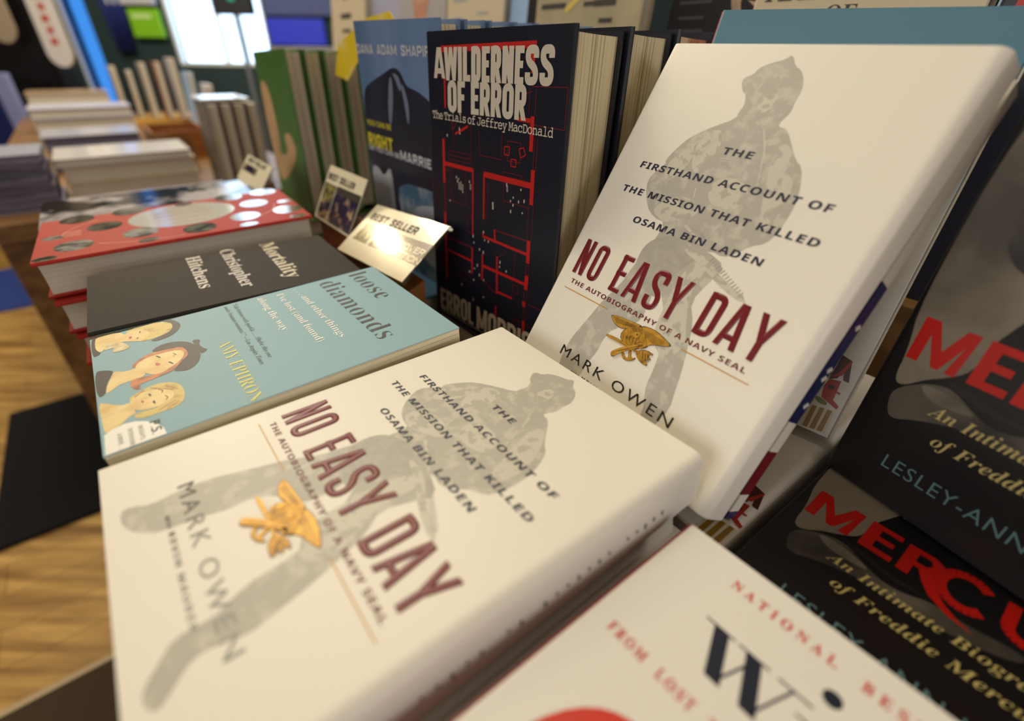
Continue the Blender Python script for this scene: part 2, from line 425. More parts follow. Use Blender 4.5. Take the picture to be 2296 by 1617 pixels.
# ------------------------------------------------------------------ outlines of the printed art, page millimetres
UV = {
 'sol_up': [(83.4, 5.2), (88.1, 11.4), (92.5, 13.2), (96.7, 18.2), (98.8, 23.7), (98.5, 29.5), (99.4, 34.9), (97.3, 39.2), (96.7, 42.6), (102.2, 43.2), (106.9, 48.1), (115.3, 57.7), (120.2, 60.5), (124.9, 69.2), (127.4, 78.4), (127.8, 85.7), (127.2, 94), (124.7, 100.5), (118.2, 103.9), (113.3, 109.4), (107.6, 114), (99.3, 112.6), (93.1, 117.5), (87.9, 122.1), (76.8, 125.9), (70.5, 132.7), (64.7, 140.9), (61.3, 135.9), (61.4, 118.8), (63.2, 106.2), (52.5, 105.3), (43.7, 99.9), (35.8, 88.7), (35.2, 81.9), (41.7, 73.1), (39.9, 71.1), (43.4, 63.1), (48.8, 54.8), (60.2, 47.2), (71.1, 41.5), (70.9, 37), (71.9, 33.9), (69.4, 27.9), (66.6, 26.8), (62.2, 20.8), (63.5, 18.1), (67.1, 16.9), (68.8, 12.7), (75.2, 9.7), (80.3, 8.3)],
 'face': [(79.9, 30.1), (80, 26.3), (82.2, 22.6), (86.4, 24.1), (89, 28.9), (88.7, 34.1), (86.2, 36.7), (81.5, 36.1), (79, 33.2)],
 'vestl': [(55.2, 53.5), (61.3, 49.2), (67.1, 48.4), (71.9, 58.6), (68, 67.5), (65.5, 76.5), (57.7, 69.4)],
 'flag': [(74.4, 63.9), (86.6, 62.8), (89.6, 68.6), (76.9, 69.7)],
 'sleeve': [(42, 72.2), (51.3, 61.9), (52.6, 56), (58.4, 67.8), (53.5, 78.9), (46.5, 84.8)],
 'armr': [(101.4, 53.9), (107.6, 49.2), (117, 61.1), (123.2, 75.7), (123.8, 89.3), (117.6, 96.2), (110.5, 80)],
 'bag': [(47.9, 101.2), (55.6, 93.2), (64.6, 88.2), (77.8, 90.7), (80.2, 97.2), (69, 103.1), (60.9, 106.8)],
 'pouch': [(77, 76.9), (90.2, 71.4), (101.9, 76.9), (102.6, 87.2), (90, 90.4), (80.4, 87.3)],
 'thigh': [(56.6, 135.2), (57.3, 119.3), (71.7, 111.2), (87, 114.4), (95.1, 117.7), (91.3, 123.2), (84.4, 134.3), (83.5, 139.6), (84, 148.3), (75.4, 147.9), (64.2, 141.7)],
 'shin': [(92.6, 168.2), (90.4, 146.9), (89.9, 128.5), (96.5, 117.8), (102, 119.5), (102.1, 127.7), (101.3, 140), (107.5, 151.9), (115.5, 166.5), (107.7, 178), (99.3, 174)],
 'rifle1': [(82.9, 117.5), (85.7, 115.4), (98.3, 116.6), (109.6, 122.6), (123.5, 127.6), (129.7, 128.5), (130.7, 132), (123.3, 131.1), (113.1, 128.2), (100.9, 122.8)],
 'rifle2': [(101.1, 116.9), (102.8, 115.7), (125.9, 127.8), (125.6, 130.2)],
 'gun': [(72.1, 107.4), (83.2, 103), (93.6, 107), (91.5, 113), (81.1, 112.6)],
 'wingl': [(60.1, 169.3), (67, 167.9), (73.4, 167.5), (79.4, 166.8), (84, 166.7), (79.5, 169.4), (74.9, 172.2), (71.8, 173.7), (67, 173.5), (63.2, 171.7)],
 'wingr': [(84, 166.7), (89.3, 165.5), (95.2, 165.4), (101.1, 166.7), (107.6, 168.5), (104.2, 170.4), (99.4, 171.9), (94.9, 173.9), (94, 176), (90.8, 172.3), (86.7, 169.7)],
 'body': [(74.5, 172.8), (79.4, 169.3), (84, 166.7), (87.6, 169.3), (91.4, 172), (94.2, 175.2), (92.6, 177.3), (89.1, 179.1), (87.1, 180.7), (81.8, 180), (78, 180.5), (73.7, 177.8)],
 'head': [(82.7, 171.2), (85.1, 170.8), (86.4, 171.8), (85.8, 174.1), (83.4, 174.6), (82, 173.2)],
 'tri_shaft': [(64.5, 181.9), (65.6, 180.9), (75.3, 180.1), (87.1, 180.7), (91.6, 180.5), (91.1, 182), (85.6, 182.1), (74.9, 182), (65.9, 182.6)],
 'tri_head': [(90.1, 180.5), (94.4, 177.7), (101.3, 178), (97.2, 179.7), (101.2, 181.4), (97.3, 182.1), (100.8, 185.2), (96.5, 185.5), (92.7, 184.5), (89.9, 182.6)],
 'anchor': [(80.2, 186.2), (81.8, 185.4), (84.5, 187.7), (86.7, 187.3), (83.8, 182.4), (85.3, 181.6), (88.4, 186.6), (90.8, 184.5), (90.7, 186.2), (88.4, 188.1), (85.5, 189.1), (82.7, 188.7)],
 'pistol': [(73.7, 189.5), (75.6, 186.8), (78.7, 183.9), (83.4, 180), (93, 174.5), (93.9, 175.4), (87.1, 180.7), (82.3, 184.5), (78.5, 188.5), (76.8, 191), (74.9, 191)],
 'legL': [(38.3, 229.9), (37.2, 226.3), (41.5, 219.1), (39.2, 207.5), (39.6, 196.7), (41.6, 188.8), (45.2, 176.7), (48.3, 163.9), (42.8, 147.7), (47.6, 128.6), (55.1, 115.4), (80, 122.2), (79.1, 139.5), (81.2, 156.6), (80.2, 167.2), (66.6, 175.8), (63.3, 185.3), (64, 193.4), (61.4, 203.4), (59.9, 212.3), (60, 216.7), (58.4, 220.8), (52.5, 227.5), (45.4, 230.1)],
 'legR': [(77.7, 141.3), (99.5, 163.4), (102.9, 174.6), (105, 184.6), (106, 195.4), (109.7, 202.9), (112.4, 208.2), (112.5, 215.8), (112.3, 220.8), (117.6, 224.2), (123.6, 229.5), (129.1, 230.6), (134.4, 227.6), (130.3, 223), (123.3, 216.7), (123.5, 208.8), (125.9, 199.4), (123.4, 189.8), (121.3, 178.7), (116.9, 165.8), (111.8, 151.4), (99.2, 133)],
 'h1_hat': [(-1.5, 162.8), (-1.6, 158.2), (5.2, 153.5), (12.7, 151.5), (17.4, 151.9), (25.1, 155.4), (30, 161.2), (30.9, 168.9), (26.9, 171.6), (24.9, 164.2), (18.1, 157.2), (10.6, 156)],
 'h1_hair': [(3.5, 184.1), (-0.2, 176.6), (-1.3, 168.1), (2.3, 160.9), (7.1, 156.7), (12.7, 156), (20.3, 158), (23.5, 162.6), (26, 171), (25, 177.1), (18.2, 179.1), (7.5, 180.9)],
 'h1_face': [(9.1, 187.2), (6.1, 182.5), (3.1, 177.8), (7.2, 172.7), (13.7, 169.7), (19.3, 171.2), (22.7, 175.1), (23.2, 177.8), (20.5, 182), (16, 186.8)],
 'h1_neck': [(-0.8, 199.6), (-0.6, 190.9), (3.5, 184.1), (19.2, 182.7), (17.1, 188.6), (18.3, 195), (25.7, 197.9), (20.2, 200.3), (11.2, 200.7)],
 'h1_bow': [(15.9, 194.9), (14.6, 190.1), (19.7, 185.4), (28.8, 181.8), (31.4, 186.3), (29.8, 192.8), (22.1, 190.2), (24.3, 196.6)],
 'h1_dress': [(0.9, 202.4), (-0.6, 199.4), (11.2, 200.7), (20.2, 200.3), (25.7, 197.9), (28.2, 199.2), (29.5, 202.7)],
 'h2_hat': [(45.8, 173), (39.8, 169.9), (37.4, 163.5), (40.7, 155.4), (46.7, 150.4), (54.8, 148.1), (65, 147.6), (73.9, 149.6), (80, 153.2), (83.2, 157.9), (79.7, 163.6), (77.4, 164.5), (69.3, 159.6), (61, 154), (51.9, 154.8), (46.9, 162.5)],
 'h2_bow': [(43.6, 149.4), (46.5, 144.1), (52.1, 146.7), (59.2, 145.6), (63.7, 142.8), (67.4, 147.5), (61.9, 148.4), (51.6, 148.9)],
 'h2_hair': [(59.5, 184.2), (53.8, 183.1), (48, 177.7), (45.8, 173), (47.5, 162.6), (49, 156.1), (56.1, 154.1), (64.2, 154.5), (69.3, 159.6), (78.4, 164.7), (79.7, 172.2), (80.9, 177), (81.3, 181), (82.4, 182.6), (87.5, 182.3), (87.1, 184.6), (82, 186.8), (76.2, 186.6), (73.3, 184.1), (75.3, 176.4), (75.4, 168.4), (68, 164.1), (55.1, 165.8), (52.1, 173.9), (59.3, 180.4)],
 'h2_face': [(57.5, 182.7), (52.2, 178.1), (50, 173.7), (50.8, 165.2), (52, 159.3), (56.2, 155.5), (63.3, 157), (68, 159.8), (71.9, 164.6), (75.8, 169.2), (76.1, 174.1), (70.6, 178.3), (65.7, 181.8)],
 'h2_neck': [(55.6, 193.2), (60.9, 188.5), (60.6, 182.9), (58.7, 181.2), (71.2, 177.6), (74.6, 181.1), (74.4, 186.5), (75, 191.9), (79.5, 195.9), (81.2, 198.5), (72.4, 197.7), (62.7, 194.8)],
 'h2_dress': [(49.7, 202.6), (50.9, 198), (55.6, 192.8), (62.4, 195.2), (70.5, 197.6), (81.2, 198.5), (83.6, 202.6)],
 'h3_hair': [(96.9, 189.1), (93.2, 188.1), (91.1, 184.9), (87.6, 178.5), (87.7, 172.3), (91.5, 166.5), (96.6, 163.7), (104, 162.8), (112.6, 163.7), (117.6, 166.4), (119.1, 171.1), (119, 177.6), (119.6, 182), (118.4, 186.1), (113.7, 188.4), (111.6, 186.8), (113.3, 180.6), (112.8, 174.7)],
 'h3_face': [(98, 188.8), (93.1, 185.9), (92.1, 181.3), (93.4, 176.1), (96.1, 170.3), (102.1, 167.6), (108.5, 168.9), (111.7, 173.8), (112.7, 179.1), (111.4, 184), (108, 187.2), (103.2, 188.9)],
 'h3_neck': [(89.1, 202.4), (90.9, 199.4), (96.2, 195.5), (99.4, 191.5), (98, 188.8), (108, 187.2), (111.6, 186.8), (113.7, 190.5), (117.7, 193.5), (119.6, 197), (122.4, 201.1), (112.8, 201.6)],
 'ps': [(122.8, 201.5), (119.8, 197.7), (118.5, 192.9), (119.5, 188.2), (123, 183.4), (128.1, 179.4), (134.9, 176.8), (142.9, 176.2), (144.1, 176.6), (141.9, 190.2), (142.2, 201.9)],
 'lips1': [(13.7, 182.3), (12.1, 181), (13.5, 180.1), (16.3, 180.7), (16.5, 182.1)],
 'lips2': [(62.8, 172.6), (61, 171.4), (64.1, 169.6), (65.9, 170.1), (65.8, 171.9)],
 'lips3': [(101.1, 183.8), (100.7, 182.9), (103.2, 182.2), (104, 183.2)],
 'eyea0': [(51.6, 170.9), (52.9, 169.6), (56.1, 168.5), (57.1, 168.9), (55.4, 169.8), (53.1, 170.8)],
 'eyea1': [(64.4, 165.7), (65.8, 164.3), (68.9, 163.2), (69.8, 163.6), (68.1, 164.6), (65.8, 165.6)],
 'eyeb0': [(95.9, 180), (96.1, 178.7), (98.3, 178.2), (99.3, 179)],
 'eyeb1': [(105.3, 178.6), (104.7, 177.6), (108.1, 177.3), (108.9, 177.9), (107.3, 178.5)],
 'eyec0': [(10.1, 175.9), (7.4, 175), (9.1, 174.6), (11.7, 175.6)],
 'eyec1': [(18.3, 178.2), (16.6, 177), (18.2, 176.7), (20, 177.8)],
 'bm_body': [(4.5, 54.6), (26.9, 45.6), (53.1, 38.3), (64.1, 34.4), (74, 33.4), (82.6, 37), (89.8, 46.8), (104.9, 48.1), (118.6, 53.9), (121.3, 60.4), (116.7, 150.1), (50.3, 166.1), (42.2, 158.4), (13, 139.3), (13.4, 119.3), (2.7, 91.6)],
 'bm_hi': [(66.1, 37.7), (70.9, 41), (78, 52.2), (81.7, 47.3), (76.9, 38.4)],
 'bm_shirt': [(3.8, 122.4), (18, 121.6), (28.7, 125.8), (44.4, 121.6), (47.2, 129.9), (39.2, 163.9), (2.4, 164.1), (7.4, 140.4)],
 'bm_cuff': [(53.6, 136.8), (73.8, 127.8), (94.2, 126.8), (115.9, 126.6), (116.7, 150.1), (67.4, 160.4), (59.9, 151.4)],
 'hand': [(8.5, 43.5), (26.4, 39), (43.3, 45.4), (44.6, 54.2), (50, 90.3), (45.8, 124.9), (36.8, 144.2), (68.2, 143.6), (79.4, 131.6), (73.6, 120.3), (74.5, 113.2), (90.3, 108.6), (104.5, 108.7), (112, 119.5), (119, 128.1), (110.8, 139.3), (95.7, 152.8), (62, 171.6), (22.2, 184.5), (5.5, 178.6), (5.9, 153.6), (-5.3, 116.4), (-2.7, 73.8)],
 'mf_skin': [(0.3, 97.4), (11, 99.4), (40.9, 106.5), (36.1, 121.3), (37.1, 128.9), (37.5, 144), (29.1, 152.8), (23, 158.4), (16, 162.6), (11.3, 168.9), (9.4, 160.8), (9.3, 146.8), (1.4, 122.3)],
 'mf_arm': [(23, 158.4), (33.7, 155.3), (43.9, 160.7), (53, 165), (63, 164.2), (73.7, 157.9), (87.5, 158.3), (107.2, 153.6), (108.3, 160), (93.9, 167.2), (77.6, 171.5), (63.5, 171.6), (48.1, 171.7), (28.6, 179), (16.9, 186.4), (12.5, 178.9), (11.3, 168.9)],
 'mr_skin': [(3.6, 118.5), (14.1, 105.6), (20.5, 101.4), (30.4, 106.5), (35.6, 116.8), (36.2, 126.3), (33.4, 135.9), (26.5, 149.7), (9.3, 153.7), (6.1, 142.7), (3.7, 129.1)],
 'mr_arm': [(9.8, 154.8), (24.1, 158.9), (35.7, 158.9), (51.1, 163), (71.9, 165.2), (76.3, 173.9), (55.7, 172.3), (37.8, 173), (22.2, 176.3), (15.4, 182.7), (12.4, 170.6)],
 'o_big': [(58.1, 112.8), (63.3, 61.9), (104.3, 116.8)],
 'o0': [(112.5, 208), (107.7, 193), (137, 206.9)],
 'o1': [(13.2, 207.3), (8.7, 194.5), (28.7, 206.7)],
 'o2': [(58.7, 183.8), (56.1, 169.7), (77.3, 183.7)],
 'o3': [(104.6, 155), (103.6, 140), (121.4, 155.6)],
 'o4': [(9.5, 161.3), (9.1, 146.5), (27.7, 161.7)],
 'o5': [(123.4, 105.1), (125.6, 89.3), (141.6, 107.2)],
 'o6': [(107.4, 59.3), (108.2, 43.5), (124.3, 62.2)],
 'o7': [(58.1, 40.2), (59.3, 24.4), (79.3, 44.2)],
 'o8': [(11.3, 59.6), (13, 48.1), (30.9, 62.6)],
 'o9': [(8.5, 19.5), (7.6, 4.3), (32.8, 24.6)],
 'o10': [(106.8, 15), (107.7, 0.6), (122.9, 18.9)],
 'o11': [(137, 188.7), (143.8, 162.1), (147.2, 188.2)],
 't_roof': [(146.2, 191.1), (152.7, 192.9), (154.3, 198.1), (156.7, 206.7), (152.5, 206.3), (150.6, 201.1), (149.3, 205.8)],
 't_post': [(145.5, 207.5), (150.7, 203.8), (153.3, 193.9), (152.7, 192.9), (148.3, 203.5)],
 't_house': [(145.8, 208.1), (152.5, 207), (152.8, 213), (151.9, 220.3), (156.8, 222), (156.3, 224.7), (146.2, 220.4), (145, 213.3)],
 't_box': [(142.8, 227.7), (156.6, 226.3), (155.6, 241.8), (141.6, 242.9)],
 't_s0': [(143.7, 227.7), (146.8, 227.5), (146.6, 242.8), (143.2, 243.2)],
 't_s1': [(147.9, 227.3), (150.6, 226.9), (150.8, 242.3), (147.5, 242.7)],
 't_s2': [(152.1, 226.9), (154.8, 226.6), (155.3, 241.8), (152, 242.3)],
 't_leaf': [(143, 220.9), (147.7, 221.1), (151, 222.9), (150.3, 224.6), (147, 224.9), (143.3, 223.2)],
}

# ------------------------------------------------------------------ the setting
def struct(name, mb, m, **k): return tag(mb.build(name, m, **k), kind='structure')
FLOORW = wood('floor_planks', (134, 98, 44), (208, 168, 96), math.radians(-38.4))
WALL = mat('dark_teal_wall_paint', (32, 56, 62), 0.7)
mb = MB(); mb.box(-5.2, 4, -3, 4.75, -0.06, 0); struct('floor', mb, FLOORW)
mb = MB(); mb.box(-5.2, 4, -3, 4.75, 3.1, 3.2); struct('ceiling', mb, mat('ceiling_paint', (214, 208, 196), 0.9))
mb = MB(); mb.box(3.9, 4, -3, 4.6, 0, 3.1); struct('wall_right', mb, mat('warm_wall_paint', (150, 132, 106), 0.8))
mb = MB(); mb.box(-5.2, 4, -3.1, -3, 0, 3.1); struct('wall_front', mb, MATS['warm_wall_paint'])
mb = MB(); mb.box(-5.3, -5.2, -3, 4.75, 0, 3.1); struct('wall_left', mb, mat('dark_wall_paint', (40, 40, 48), 0.8))
mb = MB()   # far wall with two openings
for x0, x1, z0, z1 in ((-5.2, -3.56, 0, 3.1), (-3.56, -3.34, 0, .55), (-3.56, -3.34, 2.5, 3.1), (-3.34, -2.74, 0, 3.1), (-2.74, -1.97, 0, .93), (-2.74, -1.97, 2.7, 3.1), (-1.97, 4, 0, 3.1)):
    mb.box(x0, x1, 4.6, 4.75, z0, z1)
struct('wall_back', mb, WALL)
WHITEF = mat('white_window_paint', (226, 228, 230), 0.5)
PANE = glass('window_pane_glass')
BLUEPANE = glass('blue_tinted_pane_glass', (.15, .30, .46), .05)
def window(name, x0, x1, z0, z1, bars, pane=None, t=.022):
    mb = MB()
    mb.box(x0, x1, 4.62, 4.68, z0, z0 + t); mb.box(x0, x1, 4.62, 4.68, z1 - t, z1)
    for x in (x0, x1 - t): mb.box(x, x + t, 4.62, 4.68, z0 + t, z1 - t)
    for x in bars: mb.box(x - .012, x + .012, 4.62, 4.68, z0 + t, z1 - t)
    f = struct(name, mb, WHITEF)
    mb = MB(); mb.box(x0 + t, x1 - t, 4.646, 4.65, z0 + t, z1 - t); tag(mb.build('pane', pane or PANE, f), kind='structure')
window('window_1', -2.74, -1.97, .93, 2.7, (-2.355, -2.19))
window('window_2', -3.56, -3.34, .55, 2.5, (), BLUEPANE, .012)

# floor coverings
def slab_mat(name, label, u0, u1, n0, n1, h, m, trim=None):
    mb = MB(); c = [P(u0, n0, 0), P(u1, n0, 0), P(u1, n1, 0), P(u0, n1, 0)]
    mb.prism([(p.x, p.y) for p in c], 0.0005, h, 0)
    o = mb.build(name, m); tag(o, label, 'floor mat')
    if trim:
        mb = MB(); w = .014
        for a, b, e, f in ((u0, u0 + w, n0, n1), (u0, u1, n0, n0 + w), (u1 - w, u1, n0, n1), (u0, u1, n1 - w, n1)):
            c = [P(a, e, 0), P(b, e, 0), P(b, f, 0), P(a, f, 0)]; mb.prism([(p.x, p.y) for p in c], h, h + .001, 0)
        mb.build('edge_binding', trim, o)
    return o
slab_mat('floor_mat', 'black rectangular floor mat on the wood floor beside the book stacks', -2.03, -1.36, -.53, .35, .012, mat('black_rubber', (16, 15, 19), 0.85, 0.2))
slab_mat('floor_mat', 'dark blue floor mat on the wood floor, farther off than the black one', -3.71, -3.05, -1.7, .3, .008, mat('blue_rubber', (40, 58, 122), 0.8, 0.2))
slab_mat('floor_mat', 'dark brown floor mat with pale edge binding at the lower left corner', -.90, .7, -1.3, .12, .008, mat('brown_rubber', (62, 48, 34), 0.85, 0.2), mat('pale_binding', (170, 150, 116), 0.7))

# tables
TABLEW = wood('table_wood', (106, 74, 42), (150, 112, 66), math.radians(-51.6), 0.4)
def table(label, u0, u1, n0, n1, top):
    def blk(name, a, b, e, f, z0, z1, par):
        mb = MB(); c = [P(a, e, 0), P(b, e, 0), P(b, f, 0), P(a, f, 0)]
        mb.prism([((p - org).x, (p - org).y) for p in c], z0, z1); return mb.build(name, TABLEW, par, bev=.002)
    org = P((u0 + u1) / 2, (n0 + n1) / 2, 0)
    r = empty('display_table', Matrix.Translation(org), label, 'table')
    blk('table_top', u0, u1, n0, n1, top - .035, top, r)
    for a in (u0 + .02, u1 - .08):
        for e in (n0 + .04, n1 - .1): blk('leg', a, a + .06, e, e + .06, 0, top - .035, r)
    blk('apron', u0 + .03, u1 - .03, n0 + .045, n0 + .07, top - .12, top - .035, r)
    return r
table('near wooden display table under the flat stacks of books', -1.10, .52, -.035, .4765, .735)
table('farther wooden display table crowded with blurred book stacks', -3.75, -1.44, -.28, .474, .735)
def riser(label, u0, u1, n0, n1, z0, z1):
    mb = MB(); org = P((u0 + u1) / 2, (n0 + n1) / 2, z0)
    c = [P(a, b, 0) - Vector((org.x, org.y, 0)) for a, b in ((u0, n0), (u1, n0), (u1, n1), (u0, n1))]
    mb.prism([(p.x, p.y) for p in c], 0, z1 - z0)
    o = mb.build('display_riser', TABLEW, bev=.002); o.location = org
    return tag(o, label, 'display riser')
riser('low wooden riser behind the flat stacks, carrying the standing books', -1.08, .46, .1925, .474, .7370, .797)
riser('tall wooden cabinet behind the table carrying the upper row of books', -1.95, .30, .480, .80, 0.0, .88)

# ------------------------------------------------------------------ cream hardcovers with the soldier
uA, vA = frame(-51.5875, 0)
oA = Vector((-.0095658, .3112371, .885))
WN, HN, TN = .1705, .236, .0295

def soldier(b, par):
    mb = MB()
    flat(mb, smoothp(UV['sol_up'], 1), .00006, 0)
    flat(mb, smoothp([(61.3, 119), (96, 113), (112, 118), (108, 128), (104, 142), (112, 152), (117, 166), (121, 179), (123.5, 190), (126, 199.4), (123.3, 209), (123.3, 216.7), (130.3, 223), (134.4, 227.6), (129, 230.8), (123.6, 229.5), (117.6, 224.2), (112.3, 220.8), (112.4, 208.2), (109.7, 202.9), (106, 195.4), (105, 184.6), (102.9, 174.6), (99.5, 163.4), (91, 152), (81, 141), (79.1, 146), (81.2, 156.6), (80.2, 167.2), (66.6, 175.8), (63.3, 185.3), (64, 193.4), (61.4, 203.4), (60, 216.7), (58.4, 220.8), (52.5, 227.5), (45.4, 230.1), (38.3, 229.9), (37.2, 226.3), (41.5, 219.1), (39.2, 207.5), (39.6, 196.7), (41.6, 188.8), (45.2, 176.7), (48.3, 163.9), (55, 150), (57, 136)], 1), .00005, 0)
    for k in ('thigh', 'shin', 'vestl', 'armr', 'gun'): flat(mb, smoothp(UV[k], 2), .00008, 2 if k in ('thigh', 'gun') else 1)
    for k in ('sleeve', 'bag', 'pouch', 'face', 'rifle1'): flat(mb, smoothp(UV[k], 2), .00009, 1)
    flat(mb, smoothp([(81, 27.5), (85, 26), (87, 28), (84, 30)], 1), .0001, 0); flat(mb, smoothp([(82, 32.5), (86, 31.5), (87, 33.5), (83, 34.5)], 1), .0001, 0)
    rx, ry = 25, 11.5
    for i in range(14):   # rail notches on the rifle
        t = i / 13; x = 102 + rx * t; y = 116.3 + ry * t; line(mb, x + .9, y - .8, x - .6, y + 1.6, .7, .0001, 2)
    line(mb, 128, 129, 137, 136, .9, .0001, 1); line(mb, 76, 104, 98, 114, 1.6, .0001, 1)
    for i in range(5): y = 63.9 + i * 1.25; line(mb, 74.6 + i * .5, y, 87 + i * .6, y - 1, .45, .0001, 1)
    for x0, y0, x1, y1 in ((58, 52, 50, 68), (63, 51, 54, 74), (67, 51, 60, 66), (118, 66, 121, 84), (113, 62, 118, 88), (70, 82, 76, 100), (95, 50, 104, 74), (90, 44, 101, 62), (52, 90, 49, 98)):
        line(mb, x0, y0, x1, y1, .9, .0001, 1)
    b.add(mb, 'soldier_print', [GREY, GREYL, GREYD], par)

def soldier_cover(b, emboss):
    mb = MB()
    for s, x0, x1, base, cap, dy in (('THE', 73.9, 92.6, 61.3, 4.0, -.1), ('FIRSTHAND ACCOUNT OF', 23.6, 144.6, 78.6, 4.1, 0), ('THE MISSION THAT KILLED', 18.8, 147.8, 95.3, 4.1, 0), ('OSAMA BIN LADEN', 39.2, 128.2, 112.0, 4.1, -.8)):
        text(mb, s, 'sansb', x0, x1, base, cap, space=1.14, offset=.004, shear=.12)
    b.add(mb, 'navy_lettering', NAVY)
    mb = MB()
    gothic(mb, 'NO EASY DAY', 12.2, 154.6, 131.9, 156.4, 3.6, 3.3, .00012, .00035, widths=dict(S=1.12, A=1.16, Y=1.16, D=1.06, O=1.0, N=.95, E=.82), word=.85)
    b.add(mb, 'title_lettering', MAROON)
    mb = MB(); text(mb, 'THE AUTOBIOGRAPHY OF A NAVY SEAL', 'sansb', 15.5, 150.5, 163.3, 3.0, space=1.12)
    b.add(mb, 'subtitle_lettering', MAROONF)
    for q in ((12.6, 167.8, 55.3, 167.5), (113.5, 167.4, 155, 167.1)):
        mb = MB(); line(mb, *q, .55); b.add(mb, 'gold_rule', OCHRE)
    mb = MB(); text(mb, 'MARK OWEN', None, 36.6, 131.0, 208.6, 6.6, space=1.3, offset=0.0)
    text(mb, 'WITH', 'sansb', 52.5, 60, 215.3, 1.5, space=1.2); text(mb, 'KEVIN MAURER', 'sansb', 63, 114, 215.3, 2.2, space=1.3)
    b.add(mb, 'author_lettering', mat('bronze_black_ink', (44, 40, 34), 0.22, 0.5, coat=0.5))
    # eagle, anchor, trident and pistol emblem: raised foil
    mb = MB()
    def rel(k, z0, z1, mi, it=2): mb.prism([(x / 1000, -y / 1000) for x, y in smoothp(UV[k] if isinstance(k, str) else k, it)], z0, z1, mi)
    for k in ('wingl', 'wingr', 'body', 'tri_head', 'anchor', 'pistol', 'tri_shaft'):
        q = UV[k]; cx = sum(p[0] for p in q) / len(q); cy = sum(p[1] for p in q) / len(q)
        flat(mb, [(cx + (x - cx) * 1.06, cy + (y - cy) * 1.08) for x, y in smoothp(q, 1)], .00016, 2)
    rel('wingl', 0.00017, .0005, 1); rel('wingr', .00017, .0005, 1); rel('anchor', .00017, .0005, 0, 1)
    rel('body', .00017, .0007, 0); rel('tri_head', .00017, .0006, 0, 1); rel('tri_shaft', .00017, .0008, 1, 1); rel('pistol', .00017, .001, 1, 1); rel('head', .0006, .0011, 1)
    rel([(74.5, 174), (77, 172.6), (79, 175.5), (76.5, 177.5)], .0005, .001, 1); rel([(88, 176), (91, 175), (92.5, 178), (89.5, 179.4)], .0005, .001, 1)
    rel([(84.2, 171.6), (85.2, 171.9), (85, 172.8), (84, 172.6)], .0011, .0012, 2, 1)
    for i in range(6):
        t = i / 6; line(mb, 81 - 3 * t, 168 + t * 2.4, 62 + 5 * t, 169.6 + t * 3.0, .16, .00055, 2)
        line(mb, 87 + 3 * t, 168 + t * 3.6, 105 - 7 * t, 168.6 + t * 4.6, .16, .00055, 2)
    for i in range(7): x = 75.5 + i * 2.5; line(mb, x, 173.5 + .9 * abs(i - 3), x + 1.4, 178.8, .22, .00075, 2)
    for x in (93.5, 95.5, 97.5): line(mb, x, 179.6, x + 2.5, 183.2, .4, .00065, 2)
    line(mb, 76, 181.2, 91, 181.3, .25, .00085, 2); line(mb, 77, 187.5, 92, 175.8, .25, .00105, 2)
    b.add(mb, 'gold_emblem', [GOLD, GOLDL, DKGOLD])
    soldier(b, b.cover)

bA = Book('hardcover_book', 'cream hardcover with maroon title and grey soldier lying flat, topmost of its stack', oA, uA, vA, WN, HN, TN, CREAM, PAGESW, flap=.0275, rs=.004)
soldier_cover(bA, True)
# line ends of the flap text on the hanging jacket flap
mb = MB(); W = WN
for i in range(34):
    y = -.030 - i * .0062
    if i % 11 == 5 or i in (13, 22): continue
    for k in range(random.choice((2, 3, 3, 4))):
        z = -.0165 - k * .0009
        mb.poly([(W + .0012, y, z), (W + .0012, y - .0011, z), (W + .0014, y - .0011, z - .0006), (W + .0014, y, z - .0006)])
bA.add(mb, 'flap_text', BLACK)
# the copies under it in the same stack
src = Book('hardcover_book', 'plain cream hardcover under the flat cream soldier book, hidden in its stack', oA - Vector((0, 0, .030)), uA, vA, WN, HN, TN, CREAM, PAGESW, flap=0, rs=.004, group='cream hardcovers in the flat stack')
for i in range(4):
    c = src.root if i == 0 else copy_tree(src.root)
    c.location = bA.root.location - Vector((0, 0, .0299 * (i + 1))) + uA * (-.002 * (i % 2)) - NN * (.003 * i)

# leaning copy
uB = Vector((.5710029, -.82090946, -.00795852)).normalized(); vB = Vector((-.42561101, -.28772619, -.85794458)).normalized()
oB = Vector((.10348, .38493, 1.05903))
TB = .0338
bB = Book('hardcover_book', 'cream hardcover with maroon title and grey soldier leaning upright, face toward the viewer', oB, uB, vB, WN + .0022, HN, TB, CREAM, PAGESW, flatlie=False, flap=.017, rs=.0045, k=1.03)
soldier_cover(bB, True)
# back flap of the leaning copy, printed with a striped flag
mb = MB(); W = WN + .0024
def band(y0, y1, mi, z0=-.0345, z1=-.0225): mb.box(W - .0004, W + .0008, -y1, -y0, z0, z1, mi)
band(.0006, .096, 0); band(.096, .1745, 1); band(.1745, .1925, 0); band(.1925, .220, 2); band(.220, .231, 0); band(.231, .2358, 1)
for y in (.118, .142, .147, .163):
    a = [(W + .0009, -(y + dy), z) for dy, z in ((0, -.0345), (.003, -.030), (.0014, -.0262), (-.0012, -.030))]; mb.poly(a, 3)
o = bB.add(mb, 'back_flap', [CREAM, mat('flag_navy_ink', (34, 40, 92), 0.4), mat('flag_red_ink', (122, 18, 34), 0.4), mat('flag_white', (232, 228, 222), 0.4)], bB.root, 'cream back flap with a navy and red flag band')

